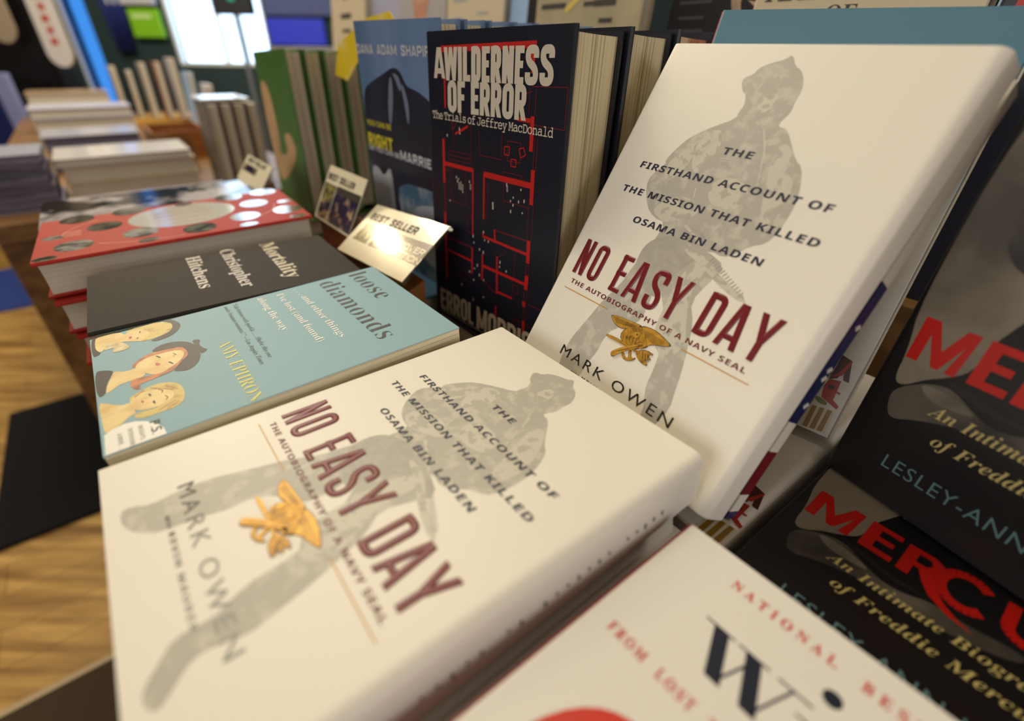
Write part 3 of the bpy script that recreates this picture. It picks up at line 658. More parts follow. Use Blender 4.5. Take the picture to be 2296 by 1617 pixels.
# ------------------------------------------------------------------ blue paperback with three painted heads
TEALC = mat('blue_cover_card', (150, 186, 198), 0.5, 0.22)
FLESH = mat('print_flesh', (238, 214, 150), 0.42, 0.4, mott=(222, 188, 120), scale=(90, 90, 90))
BLOND = mat('print_blonde', (214, 192, 110), 0.42, 0.4, mott=(150, 122, 54), scale=(260, 120, 120), mix=(0.5, 0.75))
AUBURN = mat('print_auburn', (206, 128, 74), 0.42, 0.4, mott=(140, 76, 40), scale=(200, 120, 120))
PCHAR = mat('print_charcoal', (56, 50, 52), 0.45, 0.4)
LIP = mat('print_lips', (186, 44, 60), 0.4); WHITEP = mat('print_white', (246, 244, 238), 0.4)
SCARF = mat('print_scarf', (232, 216, 168), 0.42, 0.4, mott=(176, 158, 110), scale=(120, 120, 120))
YELT = mat('yellow_ink', (226, 216, 84), 0.45); DGREY = mat('dark_grey_ink', (58, 60, 60), 0.45)
uL, vL = frame(-50.18, 1.29, 1.14); oL = Vector((-.1253, .4071, .8908))
bL = Book('paperback_book', 'light blue paperback with three painted women\'s heads on its cover', oL, uL, vL, .1415, .203, .020, TEALC, PAGES, hard=False, rs=.0012)
mb = MB()
text(mb, 'loose', 'bold', 5.3, 64.3, 25.0, 15.4, space=1.06, offset=-.013); text(mb, 'diamonds', 'bold', 7.4, 121.9, 51, 15.4, space=1.05, offset=-.013)
bL.add(mb, 'title_lettering', DGREY)
mb = MB()
text(mb, '\u201cLife lessons with sparkle. . . . Shelve this one', 'ital', 3.8, 99, 115.2, 2.9); text(mb, 'under \u2018bouquet moments.\u2019 \u201d \u2014Los Angeles Times', 'ital', 4.8, 104, 121.4, 2.9)
bL.add(mb, 'quote_lettering', DGREY)
mb = MB()
text(mb, '. . . and other things', 'bold', 6, 103.1, 70.2, 5.2, offset=-.006); text(mb, 'I\u2019ve lost (and found)', 'bold', 7, 100, 84.2, 5.2, offset=-.006); text(mb, 'along the way', 'bold', 5, 69.5, 98.0, 5.2, offset=-.006)
bL.add(mb, 'subtitle_lettering', WHITEP)
mb = MB(); text(mb, 'AMY EPHRON', 'bold', 59.6, 142 - 1.5, 136.5, 7.6, offset=-.013)
bL.add(mb, 'author_lettering', YELT)
def clipuv(pts): return [(min(max(x, .4), 141.0), min(max(y, .4), 202.6)) for x, y in pts]
mb = MB()
Zs = {'h1_hat': (2, 1), 'h1_hair': (1, 2), 'h1_neck': (0, 3), 'h1_face': (0, 4), 'h1_bow': (5, 5), 'h1_dress': (2, 2),
      'h2_dress': (2, 1), 'h2_neck': (0, 2), 'h2_bow': (2, 1), 'h2_hat': (2, 2), 'h2_hair': (3, 3), 'h2_face': (0, 4),
      'h3_neck': (0, 1), 'h3_hair': (1, 2), 'h3_face': (0, 3)}
for k, (mi, zl) in Zs.items(): flat(mb, clipuv(smoothp(UV[k], 2)), .00008 + .00002 * zl, mi)
for k in ('lips1', 'lips2', 'lips3'): flat(mb, smoothp(UV[k], 1), .0002, 4)
for k in ('eyea0', 'eyea1', 'eyeb0', 'eyeb1', 'eyec0', 'eyec1'): flat(mb, smoothp(UV[k], 1), .0002, 2)
for a in ((55, 161.8, 58, 160.4), (58, 160.4, 59.6, 162.4), (66.5, 158.6, 69.6, 158), (69.6, 158, 71.4, 160), (94.5, 174.5, 97.2, 172.6), (97.2, 172.6, 99.5, 173.4), (103.5, 172.3, 106.5, 171.2), (106.5, 171.2, 108.6, 172.6)): line(mb, *a, .45, .0002, 2)
for a in ((90, 178, 100, 167.5), (92, 171, 101, 165.5), (112, 168, 116.5, 177), (113.5, 166.6, 118, 173), (95, 186, 90, 181)): line(mb, *a, .6, .00018, 1 if a[0] > 200 else 3)
for a in ((60, 172.5, 60.5, 168.5), (99.8, 181.8, 99, 177.5)): line(mb, *a, .35, .0002, 5)
bL.add(mb, 'painted_heads', [FLESH, BLOND, PCHAR, AUBURN, LIP, SCARF])
mb = MB(); flat(mb, clipuv(smoothp(UV['ps'][:8], 2) if False else UV['ps']), .00019, 0)
text(mb, 'P.S.', 'sansb', 125.2, 137.5, 182.2, 4.6, z=.00026, mi=1)
for s, y, x0, x1 in (('INSIGHTS,', 187.2, 125, 139), ('INTERVIEWS', 191.7, 124.6, 141), ('& MORE . . .', 196.2, 126.5, 141)): text(mb, s, 'sans', x0, x1, y, 1.9, z=.00026, space=1.2, mi=1)
bL.add(mb, 'corner_badge', [WHITEP, DGREY], label='white rounded corner badge reading P.S.')
for i in range(6):
    if i == 0: c = Book('paperback_book', 'plain light blue paperback under the painted heads paperback, hidden in its stack', oL - Vector((0, 0, .0225)), *frame(-50.9, 0), .1400, .203, .0205, TEALC, PAGES, hard=False, rs=.0012, group='light blue paperbacks in the flat stack'); c0 = c.root; z0 = c0.location.z
    else: c0 = copy_tree(c.root)
    c0.location = (c0.location.x - NN.x * .004, c0.location.y - NN.y * .004, .735 + .0207 * (5 - i) + .0206 - .0205 + .0004)

# ------------------------------------------------------------------ charcoal hardcover
CHAR = mat('charcoal_jacket', (55, 51, 48), 0.65, 0.14, mott=(60, 55, 50), scale=(400, 400, 400))
SILV = mat('silver_ink', (214, 206, 196), 0.4); CRMI = mat('cream_ink', (222, 206, 172), 0.4)
uM, vM = frame(-53.16, .09); oM = Vector((-.2144, .5145, .8857))
bM = Book('hardcover_book', 'charcoal hardcover with pale serif title, lying between the red and light blue stacks', oM, uM, vM, .133, .1976, .0235, CHAR, PAGESW, rs=.012)
mb = MB(); text(mb, 'Mortality', 'bold', 6.5, 112, 58.4, 13.2, space=.97); bM.add(mb, 'title_lettering', CRMI)
mb = MB(); text(mb, 'Christopher', 'bold', 5, 110.5, 94.5, 11.6, space=.97); text(mb, 'Hitchens', 'bold', 8.2, 94, 123.4, 11.4, space=.97); bM.add(mb, 'author_lettering', SILV)
for i in range(5):
    if i == 0: c = Book('hardcover_book', 'plain charcoal hardcover under the pale titled charcoal book, hidden in its stack', oM - Vector((0, 0, .026)), *frame(-52, 0), .131, .196, .0248, CHAR, PAGESW, rs=.012, group='charcoal hardcovers in the flat stack'); c0 = c.root
    else: c0 = copy_tree(c.root)
    c0.location.z = .7354 + .0252 * (4 - i)

# ------------------------------------------------------------------ red hardcovers with oval photographs
REDJ = mat('red_jacket', (172, 50, 40), 0.55, 0.14)
REDB = mat('red_board', (150, 26, 18), 0.5)
PHB = mat('photo_dark', (52, 50, 46), 0.1, 0.6, coat=1.0, mott=(150, 146, 134), scale=(110, 60, 60), mix=(0.42, 0.62))
PHG = mat('photo_grey', (96, 98, 100), 0.1, 0.6, coat=1.0, mott=(206, 204, 196), scale=(130, 70, 70), mix=(0.38, 0.6))
OVW = mat('oval_white', (240, 238, 232), 0.1, 0.6, coat=1.0); PALET = mat('pale_red_line', (226, 158, 130), 0.3); TAN = mat('tan_ink', (206, 170, 138), 0.3)
uR, vR = frame(-53.49, 1.1, .06); oR = Vector((-.3087, .6493, .8997))
bR = Book('hardcover_book', 'red hardcover dotted with oval portrait photos around a white oval, topmost of the red stack', oR, uR, vR, .1485, .2375, .0335, REDJ, PAGESW, rs=.006, jt=.003)
mb = MB()
ellipse(mb, *UV['o_big'], z=.0001, mi=2)
for i in range(11):
    k = 'o%d' % i
    c_, a_, b_ = UV[k]
    if all(4 < p[0] < 145 for p in (c_,)):
        ellipse(mb, c_, (c_[0], c_[1] - 15.2), (c_[0] + 16.5 if c_[0] < 130 else c_[0] + 8, c_[1]), z=.00012, mi=0 if i % 3 else 1)
for c_, m_ in (((135, 150), 0), ((75, 225), 1), ((14, 108), 0), ((140, 62), 1), ((140, 12), 0), ((70, 8), 1), ((140, 228), 0)): ellipse(mb, c_, (c_[0], c_[1] - 9), (c_[0] + 7, c_[1]), z=.00011, mi=m_)
for i in range(18):   # fine printed lines in the large oval
    x = 24 + i * 4.2; h = 34 * math.sqrt(max(0, 1 - ((x - 58) / 44) ** 2)); line(mb, x, 112 - h * .8, x, 112 + h * .85, .9, .00013, 4 if i % 4 else 5)
ring = [(74 + 64 * math.cos(t), 120 + 98 * math.sin(t)) for t in [2 * math.pi * k / 72 for k in range(72)]]
for k in range(72):
    if k % 18 < 9: line(mb, *ring[k], *ring[(k + 1) % 72], .7, .00011, 3)
for x in (62, 69, 76): line(mb, x, 203, x, 217, 1.6, .00012, 3)
bR.add(mb, 'oval_photo_print', [PHB, PHG, OVW, PALET, TAN, REDB])
REDL = ('second', 'third', 'fourth', 'lowest')
for i, (z, du) in enumerate(((.8608, .006), (.8290, .012), (.7978, .004), (.7668, .012))):
    if i == 0: c = Book('hardcover_book', 'red hardcover directly under the topmost oval photo book', Vector((oR.x, oR.y, z)) + uA * du, *frame(-52.6, 0),   .1485, .2365, .0308, REDJ, PAGESW, rs=.006, jt=.003, group='red hardcovers in the flat stack'); c0 = c.root; base = c0.location.copy()
    else: c0 = copy_tree(c.root); c0['label'] = ('red hardcover third from the top of the red stack', 'red hardcover fourth from the top of the red stack', 'red hardcover at the bottom of the red stack on the table')[i - 1]
    c0.location = Vector((base.x, base.y, z - .0308)) + uA * (du - .006) + NN * (.004 * (i % 2))

# ------------------------------------------------------------------ white hardcover at the lower right
REDI = mat('coral_red_ink', (214, 60, 44), 0.45); INK = mat('ink_blue_black', (36, 42, 58), 0.4); SPR = mat('red_spine_edge', (140, 16, 14), 0.4)
WHJ = mat('white_jacket', (238, 235, 228), 0.35, 0.4)
uW, vW = frame(-49.6, -3.0, 1.2); oW = Vector((.0868, .1548, .8635))
bW = Book('hardcover_book', 'white hardcover with a red spine edge and large inky serif letters, lower right', oW, uW, vW, .156, .235, .027, WHJ, PAGESW, rs=.002)
mb = MB(); text(mb, 'NATIONAL  BESTSELLER', 'bold', 29.5, 131, 15.8, 4.8, space=1.6); bW.add(mb, 'banner_lettering', REDI)
mb = MB(); text(mb, 'FROM  LOST  TO  FOUND', 'bold', 9.5, 84, 71.2, 4.6, space=1.35); text(mb, 'ON THE PACIFIC CREST TRAIL', 'bold', 88, 148, 71.2, 4.6)
bW.add(mb, 'tagline_lettering', REDI)
mb = MB(); ellipse(mb, (40, 132), (40, 88), (66, 132), .00014); bW.add(mb, 'red_picture', REDI)
mb = MB()   # the large didone title: thick and hairline strokes
def didone(x, top, base, w, ch):
    def para(xa, ya, xb, yb, t): mb.poly([((xa - t / 2) / 1000, -ya / 1000, .00016), ((xa + t / 2) / 1000, -ya / 1000, .00016), ((xb + t / 2) / 1000, -yb / 1000, .00016), ((xb - t / 2) / 1000, -yb / 1000, .00016)])
    if ch == 'W':
        para(x + 5.5, top, x + 13, base, 6); para(x + 18.5, top, x + 26, base, 6); para(x + 13.4, base, x + 18.6, top + 4, .9); para(x + 26.4, base, x + 33, top, .9)
        for q in (5, 18.5, 33.5): line(mb, x + q - 6, top, x + q + 6, top, .7, .00016)
    if ch == 'I':
        para(x + 4, top + 7, x + 4, base, 6); line(mb, x - 2, base, x + 10, base, .7, .00016); line(mb, x - 2, top + 7, x + 4, top + 7, .7, .00016)
        ellipse(mb, (x + 4, top - 8), (x + 7.2, top - 8), (x + 4, top - 4.8), .00016)
    if ch in 'LD':
        para(x + 4, top, x + 4, base, 6); line(mb, x - 2, top, x + 10, top, .7, .00016); line(mb, x - 2, base, x + 22, base, .7, .00016)
        if ch == 'L': line(mb, x + 22, base, x + 22, base - 7, .8, .00016)
        else:
            q = [(x + 8 + 17 * math.sin(math.pi * k / 16), top + (base - top) * (1 - math.cos(math.pi * k / 16)) / 2) for k in range(17)]
            for a, b_ in zip(q, q[1:]): line(mb, *a, *b_, 1 + 4.5 * min(1, max(0, (a[0] - x - 12) / 12)), .00016)
didone(32, 36, 56, 0, 'W'); didone(70.5, 35.5, 56, 0, 'I'); didone(88, 35.5, 56, 0, 'L'); didone(118, 35.5, 56, 0, 'D'); bW.add(mb, 'title_lettering', INK)
mb = MB(); mb.box(-.0004, .0011, -.2348, -.0002, -.0255, -.0006); bW.add(mb, 'spine', SPR, bW.root, 'red spine')
for i in range(3):
    if i == 0: c = Book('hardcover_book', 'plain white hardcover under the inky serif white book, hidden in its stack', oW - Vector((0, 0, .027 + .015)) , *frame(-50.5, 0), .154, .235, .0315, WHJ, PAGESW, rs=.002, group='white hardcovers in the lower right stack'); c0 = c.root
    else: c0 = copy_tree(c.root)
    c0.location.z = .7354 + .0318 * (2 - i); c0.location -= Vector((NN.x, NN.y, 0)) * .006

# ------------------------------------------------------------------ dark biographies with the crossed-arms photo
DKJ = mat('black_photo_jacket', (20, 19, 21), 0.32, 0.5)
SKN = mat('photo_skin_grey', (138, 129, 112), 0.34, 0.5, mott=(80, 75, 68), scale=(16, 16, 16), mix=(0.42, 0.66)); ARM = mat('photo_arm_grey', (104, 97, 86), 0.34, 0.5, mott=(52, 49, 46), scale=(20, 20, 20), mix=(0.4, 0.62))
DKS = mat('photo_shirt_dark', (32, 31, 34), 0.34, 0.5); RDT = mat('signal_red_ink', (196, 26, 16), 0.3); YLS = mat('straw_ink', (200, 184, 118), 0.4); TLI = mat('teal_ink', (92, 128, 130), 0.4); FLW = mat('cream_flap', (222, 214, 196), 0.5)
def bio(label, o, u, v, flatlie, T=.031, W=.156, H=.235):
    b = Book('hardcover_book', label, o, u, v, W, H, T, DKJ, PAGESW, flatlie=flatlie, rs=.003)
    mb = MB()
    sk = [(2, 30), (18, 24), (40, 60), (58, 84), (48, 100), (41, 118), (37, 130), (37, 144), (29, 152), (22, 157), (14, 166), (9, 164), (8, 146), (2, 120)]
    flat(mb, smoothp(sk, 2), .00006, 0); flat(mb, smoothp([(20, 60), (34, 52), (52, 66), (50, 84), (38, 96), (26, 92), (18, 78)], 2), .00008, 1)
    flat(mb, smoothp([(60, 20), (100, 6), (154, 4), (154, 100), (90, 112), (60, 96), (46, 70)], 2), .00007, 2)
    flat(mb, smoothp([(47, 92), (60, 78), (63, 80), (54, 100), (47, 112), (45, 108)], 2), .00009, 0)
    flat(mb, smoothp(UV['mf_arm'] + [], 2), .00009, 1); flat(mb, smoothp([(20, 160), (34, 158.5), (50, 163.5), (40, 166), (28, 166.5)], 2), .0001, 0)
    flat(mb, smoothp([(26, 153.5), (40, 152), (56, 158), (78, 156), (60, 160.5), (44, 158.5)], 2), .00011, 2)
    b.add(mb, 'photo_print', [SKN, ARM, DKS])
    mb = MB()
    def st(pts, w, k=0):
        for a, c in zip(pts, pts[1:]): line(mb, *a, *c, w, .00018, k)
    def bold(pts): flat(mb, pts, .00018)
    bold([(8.6, 150), (14, 150), (14, 134), (20.6, 150), (24, 150), (29.6, 134), (27, 150), (31.6, 150), (33, 126.2), (27.2, 126.2), (21.6, 140.5), (15, 126.2), (8.2, 126.2)])
    bold([(36.8, 126), (36.9, 149.7), (52.4, 149.7), (52.4, 145.6), (42.6, 145.6), (42.6, 139.6), (50.4, 139.6), (50.4, 135.6), (42.6, 135.6), (42.6, 130), (52, 130), (52, 126)])
    bold([(55, 127), (55, 150), (60.6, 150), (60.6, 141.4), (63, 141.4), (66, 148), (71, 155), (80, 160), (91, 162), (84, 159), (77, 154), (72, 147), (69.4, 140.6), (72, 138), (72.6, 134), (71, 129.4), (67, 127)])
    flat(mb, [(60.6, 131), (66, 131), (67.4, 134.4), (65.6, 137.4), (60.6, 137.6)], .0002, 1)
    q = [(82 + 10 * math.cos(t), 138.4 + 12 * math.sin(t)) for t in [math.radians(-40 - 280 * k / 20) for k in range(21)]]; st(q, 5.2)
    q = [(99, 126.5), (99, 142)] + [(106.5 - 7.5 * math.cos(math.pi * k / 10), 142 + 7 * math.sin(math.pi * k / 10)) for k in range(11)] + [(114, 126.5)]; st(q, 5.2)
    bold([(119, 127), (119, 150), (124.6, 150), (124.6, 141), (128, 141), (133, 150), (139, 150), (133, 140), (136, 134), (132, 127)])
    bold([(137, 126.5), (144, 138), (144, 150), (149.6, 150), (149.6, 138), (155, 126.5), (150, 126.5), (147, 133), (143, 126.5)])
    b.add(mb, 'title_lettering', [RDT, DKJ])
    mb = MB(); text(mb, 'An Intimate Biography', 'bi', 30.6, 128, 173.6, 6.6, space=1.02, offset=-.004); text(mb, 'of Freddie Mercury', 'bi', 38.8, 124, 188, 6.6, space=1.02, offset=-.004); b.add(mb, 'subtitle_lettering', YLS)
    mb = MB(); text(mb, 'LESLEY-ANN JONES', None, 25.4, 131, 213.8, 8.2, space=1.12, offset=-.004); b.add(mb, 'author_lettering', TLI)
    return b
uF, vF = frame(-52.08, -.38); bF = bio('black hardcover biography with red title lying flat on the riser, lower of the two', Vector((.2845, .2924, .829)), uF, vF, True)
uX, vX = frame(-63.05, 83.92); bX = bio('black hardcover biography with red title standing upright over the flat one', Vector((.2251, .2415, 1.057 + .0075)), uX, vX, False, H=.2345)

# ------------------------------------------------------------------ blue-topped books with the birdhouse
SKYJ = mat('sky_blue_jacket', (92, 138, 156), 0.32, 0.5)
def sky_to_white():
    m = bpy.data.materials.new('sky_to_white_print'); m.use_nodes = True; nt = m.node_tree; p = nt.nodes['Principled BSDF']; p.inputs['Roughness'].default_value = .35
    tc = nt.nodes.new('ShaderNodeTexCoord'); sx = nt.nodes.new('ShaderNodeSeparateXYZ'); mr = nt.nodes.new('ShaderNodeMapRange'); cr = nt.nodes.new('ShaderNodeValToRGB')
    mr.inputs[1].default_value = .04; mr.inputs[2].default_value = .24
    cr.color_ramp.elements[0].position = .45; cr.color_ramp.elements[0].color = srgb(222, 216, 206); cr.color_ramp.elements[1].position = .8; cr.color_ramp.elements[1].color = srgb(92, 140, 160)
    nt.links.new(tc.outputs['Object'], sx.inputs[0]); nt.links.new(sx.outputs[1], mr.inputs[0]); nt.links.new(mr.outputs[0], cr.inputs[0]); nt.links.new(cr.outputs[0], p.inputs['Base Color'])
    return m
SKYP = sky_to_white()
BHR = mat('birdhouse_red', (176, 40, 20), 0.4); BHD = mat('birdhouse_dark', (72, 18, 16), 0.4); STG = mat('stripe_gold', (150, 112, 30), 0.4); STW = mat('stripe_pale', (214, 204, 180), 0.4); LEAF = mat('leaf_green', (120, 128, 26), 0.4); PINK = mat('pink_edge', (196, 92, 110), 0.4)
def birdhouse(b, X, Y):
    """X = distance from the fore-edge, Y = depth of the box top"""
    mb = MB(); x = X
    flat(mb, [(x - 14, Y), (x, Y - 1.6), (x, Y + 14), (x - 14.5, Y + 15.5)], .0001, 3)
    for i in range(3): flat(mb, [(x - 13 + i * 4.4, Y - .2 - i * .4), (x - 10.4 + i * 4.4, Y - .5 - i * .4), (x - 10.2 + i * 4.3, Y + 14.8 - i * .4), (x - 13.2 + i * 4.3, Y + 15.2 - i * .4)], .00012, 2)
    flat(mb, [(x - 11, Y - 20), (x - 4.5, Y - 21), (x - 4, Y - 8), (x + .4, Y - 5.6), (x, Y - 3), (x - 10.6, Y - 7.4), (x - 12, Y - 14)], .00012, 0)
    flat(mb, [(x - 11, Y - 20), (x - 10.4, Y - 37), (x - 4.2, Y - 35.2), (x - .6, Y - 21.6), (x - 4, Y - 22), (x - 5.8, Y - 28), (x - 7.2, Y - 22)], .00013, 1)
    flat(mb, [(x - 11.4, Y - 21), (x - 5.6, Y - 24.4), (x - 3.6, Y - 34.4), (x - 4.4, Y - 35.4), (x - 7.8, Y - 26)], .00014, 0)
    ellipse(mb, (x - 8, Y - 15.4), (x - 6, Y - 15.4), (x - 8, Y - 13.6), .00015, 1); line(mb, x - 4.2, Y - 13.5, x - 2, Y - 13.2, 1.4, .00015, 0)
    flat(mb, smoothp([(x - 13.6, Y - 7), (x - 9, Y - 6.6), (x - 5.6, Y - 4.6), (x - 6.4, Y - 3), (x - 9.6, Y - 2.8), (x - 13.2, Y - 4.4)], 2), .00014, 4)
    line(mb, x - 11.8, Y - 32, x - 11, Y - 20, .7, .00014, 4)
    b.add(mb, 'birdhouse_print', [BHR, BHD, STG, STW, LEAF])
uT, vT = frame(-41.93, 70.09, 1.24); oT = Vector((.1461, .4262, 1.0800))
bT = Book('hardcover_book', 'tall hardcover with a blue sky top and red birdhouse, behind the upright soldier book', oT, uT, vT, .1694, .2473, .0300, SKYP, PAGESW, flatlie=False, rs=.002, k=1.03)
birdhouse(bT, 165.6, 231)
mb = MB()
for x, y, w in ((22, 21.6, 7), (100.6, 20, 8.5), (118, 20.6, 6), (127, 20.6, 7.5), (135.6, 20, 4.4), (140.2, 20, 4.6)):
    for k, (g, z) in enumerate(((0, .00013), (.7, .00016))): flat(mb, [(x + g, y + 1 + g), (x + w * .3, y + g), (x + w * .7, y + g), (x + w - g, y + 1 + g), (x + w - g, y + 16 - g), (x + g, y + 16 - g)], z, k)
bT.add(mb, 'title_lettering', [BLACK, YELT])
mb = MB(); mb.box(-.0003, .0009, -.2468, -.0005, -.0295, -.0008); bT.add(mb, 'spine', PINK, bT.root, 'pink spine')
mb = MB(); mb.box(.1694, .1702, -.2469, -.0006, -.0285, -.0004, 0)
b2 = []
bT.add(mb, 'jacket_flap', FLW, bT.root, 'cream jacket flap')
def edge_text(b, s, x, y0, y1, z):
    """small print running up the flap that faces the fore-edge side"""
    v, f = raw_text(s, None); a = min(p[0] for p in v); w = max(p[0] for p in v) - a; k = (y1 - y0) / w; mb = MB()
    mb.tris([(x, y0 + (px - a) * k, z + py * k * 1.1) for px, py in v], f); b.add(mb, 'small_print', BLACK, b.root)
edge_text(bT, 'Copyright \u00a9 2012 by Crown Archetype', .17035, -.184, -.122, -.0200)
# flat copy on the riser
oQ = P(-.0589 - .152 * 1.118, .193 + .222 * 1.118, .830)
bQ = Book('hardcover_book', 'white hardcover with a red birdhouse lying flat under the upright soldier book', oQ, UU.copy(), -NN, .152, .222, .0292, mat('white_print_jacket', (224, 219, 208), 0.38), PAGESW, flap=.0275, rs=.002, k=1.118)
birdhouse(bQ, 150.5, 208.5)
edge_text(bQ, 'Copyright \u00a9 2012 by Crown Archetype', .1539, -.200, -.146, -.0165)

# ------------------------------------------------------------------ navy hardcovers with the red floor plan
NVJ = mat('navy_black_jacket', (22, 24, 38), 0.34, 0.5); BRD = mat('black_board', (24, 22, 22), 0.5); PLR = mat('plan_red', (190, 26, 22), 0.4); PLD = mat('plan_dim_red', (112, 20, 28), 0.4); BNE = mat('bone_ink', (206, 196, 180), 0.4)
PAGEF = mat('fanned_page_edges', (222, 208, 172), 0.85, 0.1, mott=(96, 86, 66), scale=(3, 3, 620), mix=(0.5, 0.78))
uE, vE = frame(-47.8, 87.14, -.74); oE = Vector((-.0751, .4760, 1.0660)); wE = Vector((.73988, .67088, -.0499))
bE = Book('hardcover_book', 'navy hardcover with bone block title over a red floor plan, foremost of its row', oE, uE, vE, .160, .236, .0475, NVJ, PAGEF, flatlie=False, rs=.004, jt=.0028, k=1.03)
mb = MB()
def seg(k, *a):
    for q in a: line(mb, *q, k, .00014 if k > 1 else .00012, 0 if k > 1 else 1)
from_crop = None
flat(mb, [(22, 9.6), (128, 8), (128, 12), (22.5, 14)], .00012, 0); line(mb, 125, 10, 126, 26, 3.6, .00012, 0)
seg(2.4, (26, 29.5, 26, 52)); seg(.55, (126, 33.5, 158, 33), (158, 33, 158, 57), (158, 57, 124, 56))
seg(2.8, (113, 53.6, 126, 53.9)); seg(3.6, (128, 51, 128, 73)); seg(1.8, (39, 70, 56, 63)); seg(.8, (33, 60, 36, 67), (36, 67, 41, 62))
seg(.5, (124, 34, 124, 50), (130, 34, 130, 50), (112, 45, 119, 38), (119, 38, 126, 36.4), (15, 13, 15, 30), (15, 30, 24, 30))
seg(3.2, (22.2, 75, 22, 110), (22, 94.2, 62.7, 94.6)); seg(2.6, (21.9, 135.5, 22.1, 198)); seg(.9, (21.9, 110, 21.9, 135.5), (23.4, 110, 23.4, 135.5))
seg(1.6, (62.4, 94, 62.2, 147)); seg(4.2, (76.5, 95.4, 131, 95.6)); seg(1.8, (76.6, 95, 76.8, 130.4)); seg(3.8, (131.3, 84.8, 131.4, 108.8))
seg(.6, (103.4, 68.8, 117.6, 68.7), (117.6, 68.7, 117.7, 82), (117.7, 82, 103.7, 82.2), (103.7, 82.2, 103.4, 68.8))
for q in (((100.1, 72.8), (105.7, 72.5), (105.2, 78.3), (100, 78.1)), ((115.8, 72.7), (120.5, 71.4), (122.9, 75.9), (117.8, 78.4)), ((107.9, 80.4), (113.4, 80.5), (113.3, 85.3), (107.8, 85.2))):
    for a, b_ in zip(q, q[1:] + q[:1]): line(mb, *a, *b_, .7, .00013, 0)
seg(.5, (30.5, 83.4, 58.6, 83.5), (58.6, 83.5, 58.6, 90), (58.6, 90, 30, 90), (30, 90, 30.5, 83.4), (30.2, 86.6, 58.6, 86.8), (100.3, 97.9, 100.7, 111.2), (100.7, 111.2, 130, 111.7), (32.8, 96, 31.9, 123.6), (31.9, 123.6, 53, 124), (53, 124, 52.3, 96.6),
    (82, 102, 81.8, 128), (77, 102, 82, 102), (77, 128, 81.8, 128), (99.3, 90.2, 120.8, 90.6), (120.8, 90.6, 121, 94), (99.3, 90.2, 99.4, 94), (134, 64.3, 134, 85.3), (131, 64, 131, 85), (129, 108.8, 129, 135), (133.8, 108.8, 134.1, 135), (69.8, 64.1, 71, 82), (71, 82, 97, 82.3), (97, 82.3, 96.7, 63.8),
    (54.6, 133, 54.6, 145.5), (54.6, 145.5, 62, 146), (54.6, 133, 62, 133), (60, 60, 60, 90), (36, 83, 36, 60), (27, 95, 27, 99), (22, 99, 30, 99))
seg(1.0, (25.7, 157.6, 62, 158.2), (90.9, 136.1, 128.6, 135.9)); seg(1.7, (24.6, 169.4, 61.2, 170.4), (61.6, 158, 61.3, 182), (75.8, 160.2, 75.6, 183.4), (90.9, 135.6, 91.8, 145.5), (76, 142, 76.5, 145))
seg(2.2, (76.2, 144.8, 130.4, 146.3)); seg(1.9, (94.8, 157.2, 96, 190), (95.9, 187.8, 115.4, 187.6)); seg(2.5, (76.2, 170.3, 129.8, 170.7)); seg(3.8, (131.2, 135.2, 131.4, 153), (131.3, 163, 130.9, 175)); seg(3.4, (129.6, 185.5, 129.8, 190.2)); seg(3.0, (130.3, 202.5, 130.8, 214)); seg(1.8, (94.9, 201.8, 94.8, 214.5))
seg(.5, (129.6, 153, 129.6, 163), (133, 153, 133, 163), (129.4, 175, 129.4, 185.5), (132.6, 175, 132.6, 185.5), (129.8, 190, 129.8, 202), (132.6, 190, 132.6, 202), (116.2, 149, 116.6, 168), (134.6, 186.4, 149.7, 186.4), (149.7, 186.4, 149.7, 190), (118, 205, 118, 212), (118, 205, 150, 206), (84, 188, 95, 190), (40, 188, 62, 192), (26, 172, 60, 186), (77, 183, 95, 190), (96, 158, 106, 150))
flat(mb, [(116, 175), (122, 175), (122, 182), (116, 182)], .00011, 2); rectl(mb, 116, 175, 122, 182, .5, mi=1); 
bE.add(mb, 'floor_plan_print', [PLR, PLD, NVJ])
mb = MB(); gothic(mb, 'A', 12.2, 26.4, 10.6, 31.4, 4.3, 1, .0003, widths=dict(A=1)); gothic(mb, 'WILDERNESS', 26.6, 144.8, 10.6, 32.6, 4.9, 1.3, .0003, widths=dict(W=1.5, N=1.08, E=.82, S=1.16))
gothic(mb, 'OF ERROR', 30.0, 121.0, 32.7, 54.3, 4.7, 1.3, .0003, word=.55, widths=dict(O=1.06)); bE.add(mb, 'title_lettering', BNE)
mb = MB(); gothic(mb, 'ERROL', 10.4, 63.8, 211, 232.6, 3.7, 1.4, .0003); gothic(mb, 'MORRIS', 68.4, 141, 211, 233.4, 3.9, 1.6, .0003); line(mb, 11, 234.2, 142, 235.4, .7, .0003); bE.add(mb, 'author_lettering', BNE)
mb = MB(); text(mb, 'The Trials of Jeffrey MacDonald', 'mono', 7.8, 148.4, 60.4, 5.6, z=.0003, offset=.002, dy=2.0, space=.86); 
for i, (x, y) in enumerate(((30, 124), (40, 103), (41.5, 106), (43, 104), (58, 104), (104, 99), (120, 100), (88, 116), (88.5, 119), (112, 107), (118, 109), (124, 107.5), (109, 110), (112, 112.6), (109.6, 117.6), (122.6, 116.4), (77, 141), (63, 147.6), (64, 153), (72, 157), (77, 158.4), (78.6, 147.4), (83.4, 147.5), (99, 161), (98.6, 165), (107, 166.6), (69, 172), (65, 176), (58, 181), (72, 180), (78, 183), (64, 187), (46, 197), (78, 199), (28, 72), (45, 66), (45.6, 69))): ellipse(mb, (x, y), (x + .6, y), (x, y + .8 + .3 * (i % 3)), .0003)
